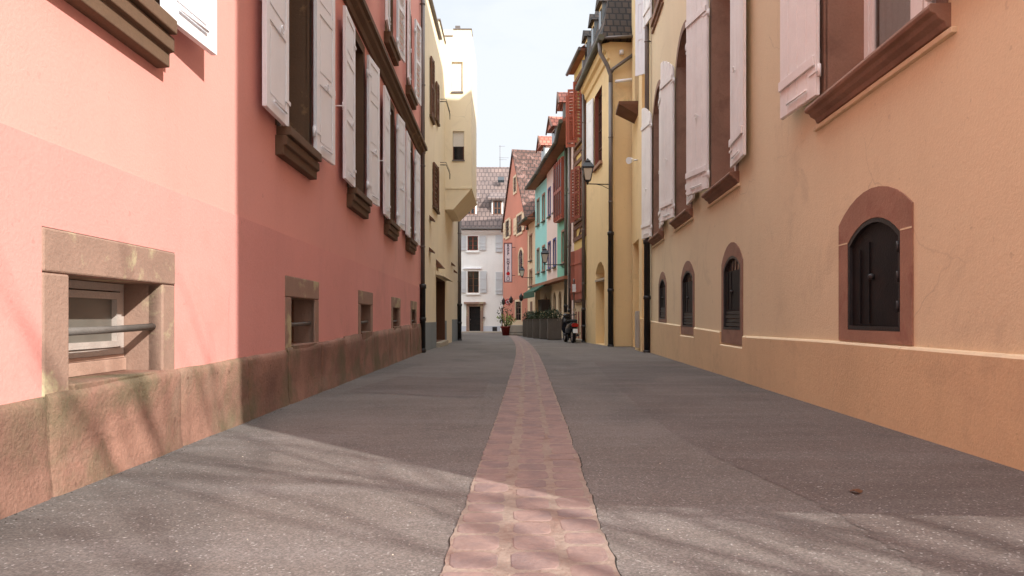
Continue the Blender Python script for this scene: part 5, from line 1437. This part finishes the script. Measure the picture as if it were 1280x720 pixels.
def dry_leaf():
    y = F/(617-CY); x = (1070-CX)/F*y
    p = Vector((x, y, gz(y)+0.01))
    m = MB(); pts = []
    for i in range(12):
        t = 2*PI*i/12; r = 0.026*(1+0.35*math.cos(3*t)+random.uniform(-.1, .1)); pts.append(p + Vector((r*math.cos(t)*1.1, r*math.sin(t)*1.2, 0.008*math.sin(2*t)+0.004)))
    top = [m.bm.verts.new(q) for q in pts]; c = m.bm.verts.new(p + Vector((0, 0, 0.012)))
    for i in range(12): m.bm.faces.new([top[i], top[(i+1) % 12], c])
    e = bmesh.ops.extrude_face_region(m.bm, geom=m.bm.faces[:])
    for v in e['geom']:
        if isinstance(v, bmesh.types.BMVert): v.co.z += 0.003
    o = m.build('fallen_leaf', 'dryleaf'); tag(o, 'single dry brown leaf lying on the asphalt at the right', 'leaf')
dry_leaf()

def bare_tree(p, label, k, h):
    p = Vector(p); root = thing('tree', p, label, 'tree')
    m = MB()
    def grow(a, d, ln, r, lv):
        b = a + d*ln; mid = (a+b)/2 + Vector((random.uniform(-1, 1), random.uniform(-1, 1), 0))*ln*0.08
        m.tube([a, mid, b], [r, r*0.85, r*0.68], 6 if lv < 2 else 4)
        if lv >= 5: return
        for k in range(3 if lv < 3 else 2):
            q = (d + Vector((random.uniform(-1, 1), random.uniform(-1, 1), random.uniform(-.25, .6)))*0.75).normalized()
            grow(b if k else a + (b-a)*0.7, q, ln*random.uniform(.62, .82), r*0.6, lv+1)
    grow(p, Vector((0, 0, 1)), h, 0.22*k, 0)
    m.build('trunk', 'brown_wood', root)
bare_tree((9.4, -6.6, 0), 'taller bare tree behind the viewpoint, far from the tan house corner', 1.1, 3.6)
bare_tree((8.6, -4.9, 0), 'smaller bare tree behind the viewpoint, nearer the tan house corner', 0.55, 3.3)

# ================================================================ SCALE TO METRES
done = set()
for o in list(bpy.data.objects):
    if o.type == 'MESH' and o.data.name not in done:
        o.data.transform(Matrix.Scale(S, 4)); done.add(o.data.name)
    o.location = o.location * S

# ================================================================ CAMERA, SKY, SUN
cam_d = bpy.data.cameras.new('camera'); cam = bpy.data.objects.new('camera', cam_d); C.objects.link(cam)
cam.location = (0, 0, 1.0*S); cam.rotation_euler = (PI/2, 0, 0)
cam_d.sensor_width = 36; cam_d.lens = 36*F/1280; cam_d.shift_y = (CY-360)/1280; cam_d.clip_start = 0.05; cam_d.clip_end = 3000
SC.camera = cam

EL = math.radians(31); AZ = math.radians(135)
D = Vector((math.sin(AZ)*math.cos(EL), math.cos(AZ)*math.cos(EL), math.sin(EL)))
sd = bpy.data.lights.new('sun', 'SUN'); sd.energy = 3.7; sd.angle = math.radians(0.53); sd.color = (1.0, 0.965, 0.92)
so = bpy.data.objects.new('sun', sd); C.objects.link(so); so.rotation_euler = D.to_track_quat('Z', 'Y').to_euler(); so.location = (10, -20, 30)

w = bpy.data.worlds.new('World'); SC.world = w; w.use_nodes = True
nt = w.node_tree; bg = nt.nodes['Background']
sky = nt.nodes.new('ShaderNodeTexSky'); sky.sky_type = 'NISHITA'; sky.sun_disc = False; sky.sun_elevation = EL; sky.sun_rotation = AZ
sky.air_density = 1.0; sky.dust_density = 2.0; sky.ozone_density = 1.0
tc = nt.nodes.new('ShaderNodeTexCoord')
cl, _ = noise_fac(nt, tc.outputs['Generated'], 1.8, 0.15, 0.55, detail=7, rough=0.55, stretch=(1, 1, 2.5))
hsv = nt.nodes.new('ShaderNodeHueSaturation'); hsv.inputs['Saturation'].default_value = 0.7; nt.links.new(sky.outputs[0], hsv.inputs['Color'])
sepz = nt.nodes.new('ShaderNodeSeparateXYZ'); nt.links.new(tc.outputs['Generated'], sepz.inputs[0])
zr = nt.nodes.new('ShaderNodeMapRange'); zr.inputs[1].default_value = 0.42; zr.inputs[2].default_value = 0.85; zr.inputs[3].default_value = 1.0; zr.inputs[4].default_value = 4.4; nt.links.new(sepz.outputs['Z'], zr.inputs[0])
cbz = nt.nodes.new('ShaderNodeCombineXYZ')
for i in range(3): nt.links.new(zr.outputs[0], cbz.inputs[i])
cloud = mixc(nt, 1.0, (3.7, 3.9, 4.15, 1), cbz.outputs[0], 'MULTIPLY')
cm = mixc(nt, cl, hsv.outputs[0], cloud)
nt.links.new(cm, bg.inputs['Color']); bg.inputs['Strength'].default_value = 0.13

SC.view_settings.view_transform = 'Standard'; SC.view_settings.look = 'None'; SC.view_settings.gamma = 1
SC.view_settings.use_curve_mapping = False
SC.view_settings.exposure = 0.95
SC.render.engine = 'CYCLES'
SC.cycles.max_bounces = 8; SC.cycles.diffuse_bounces = 5
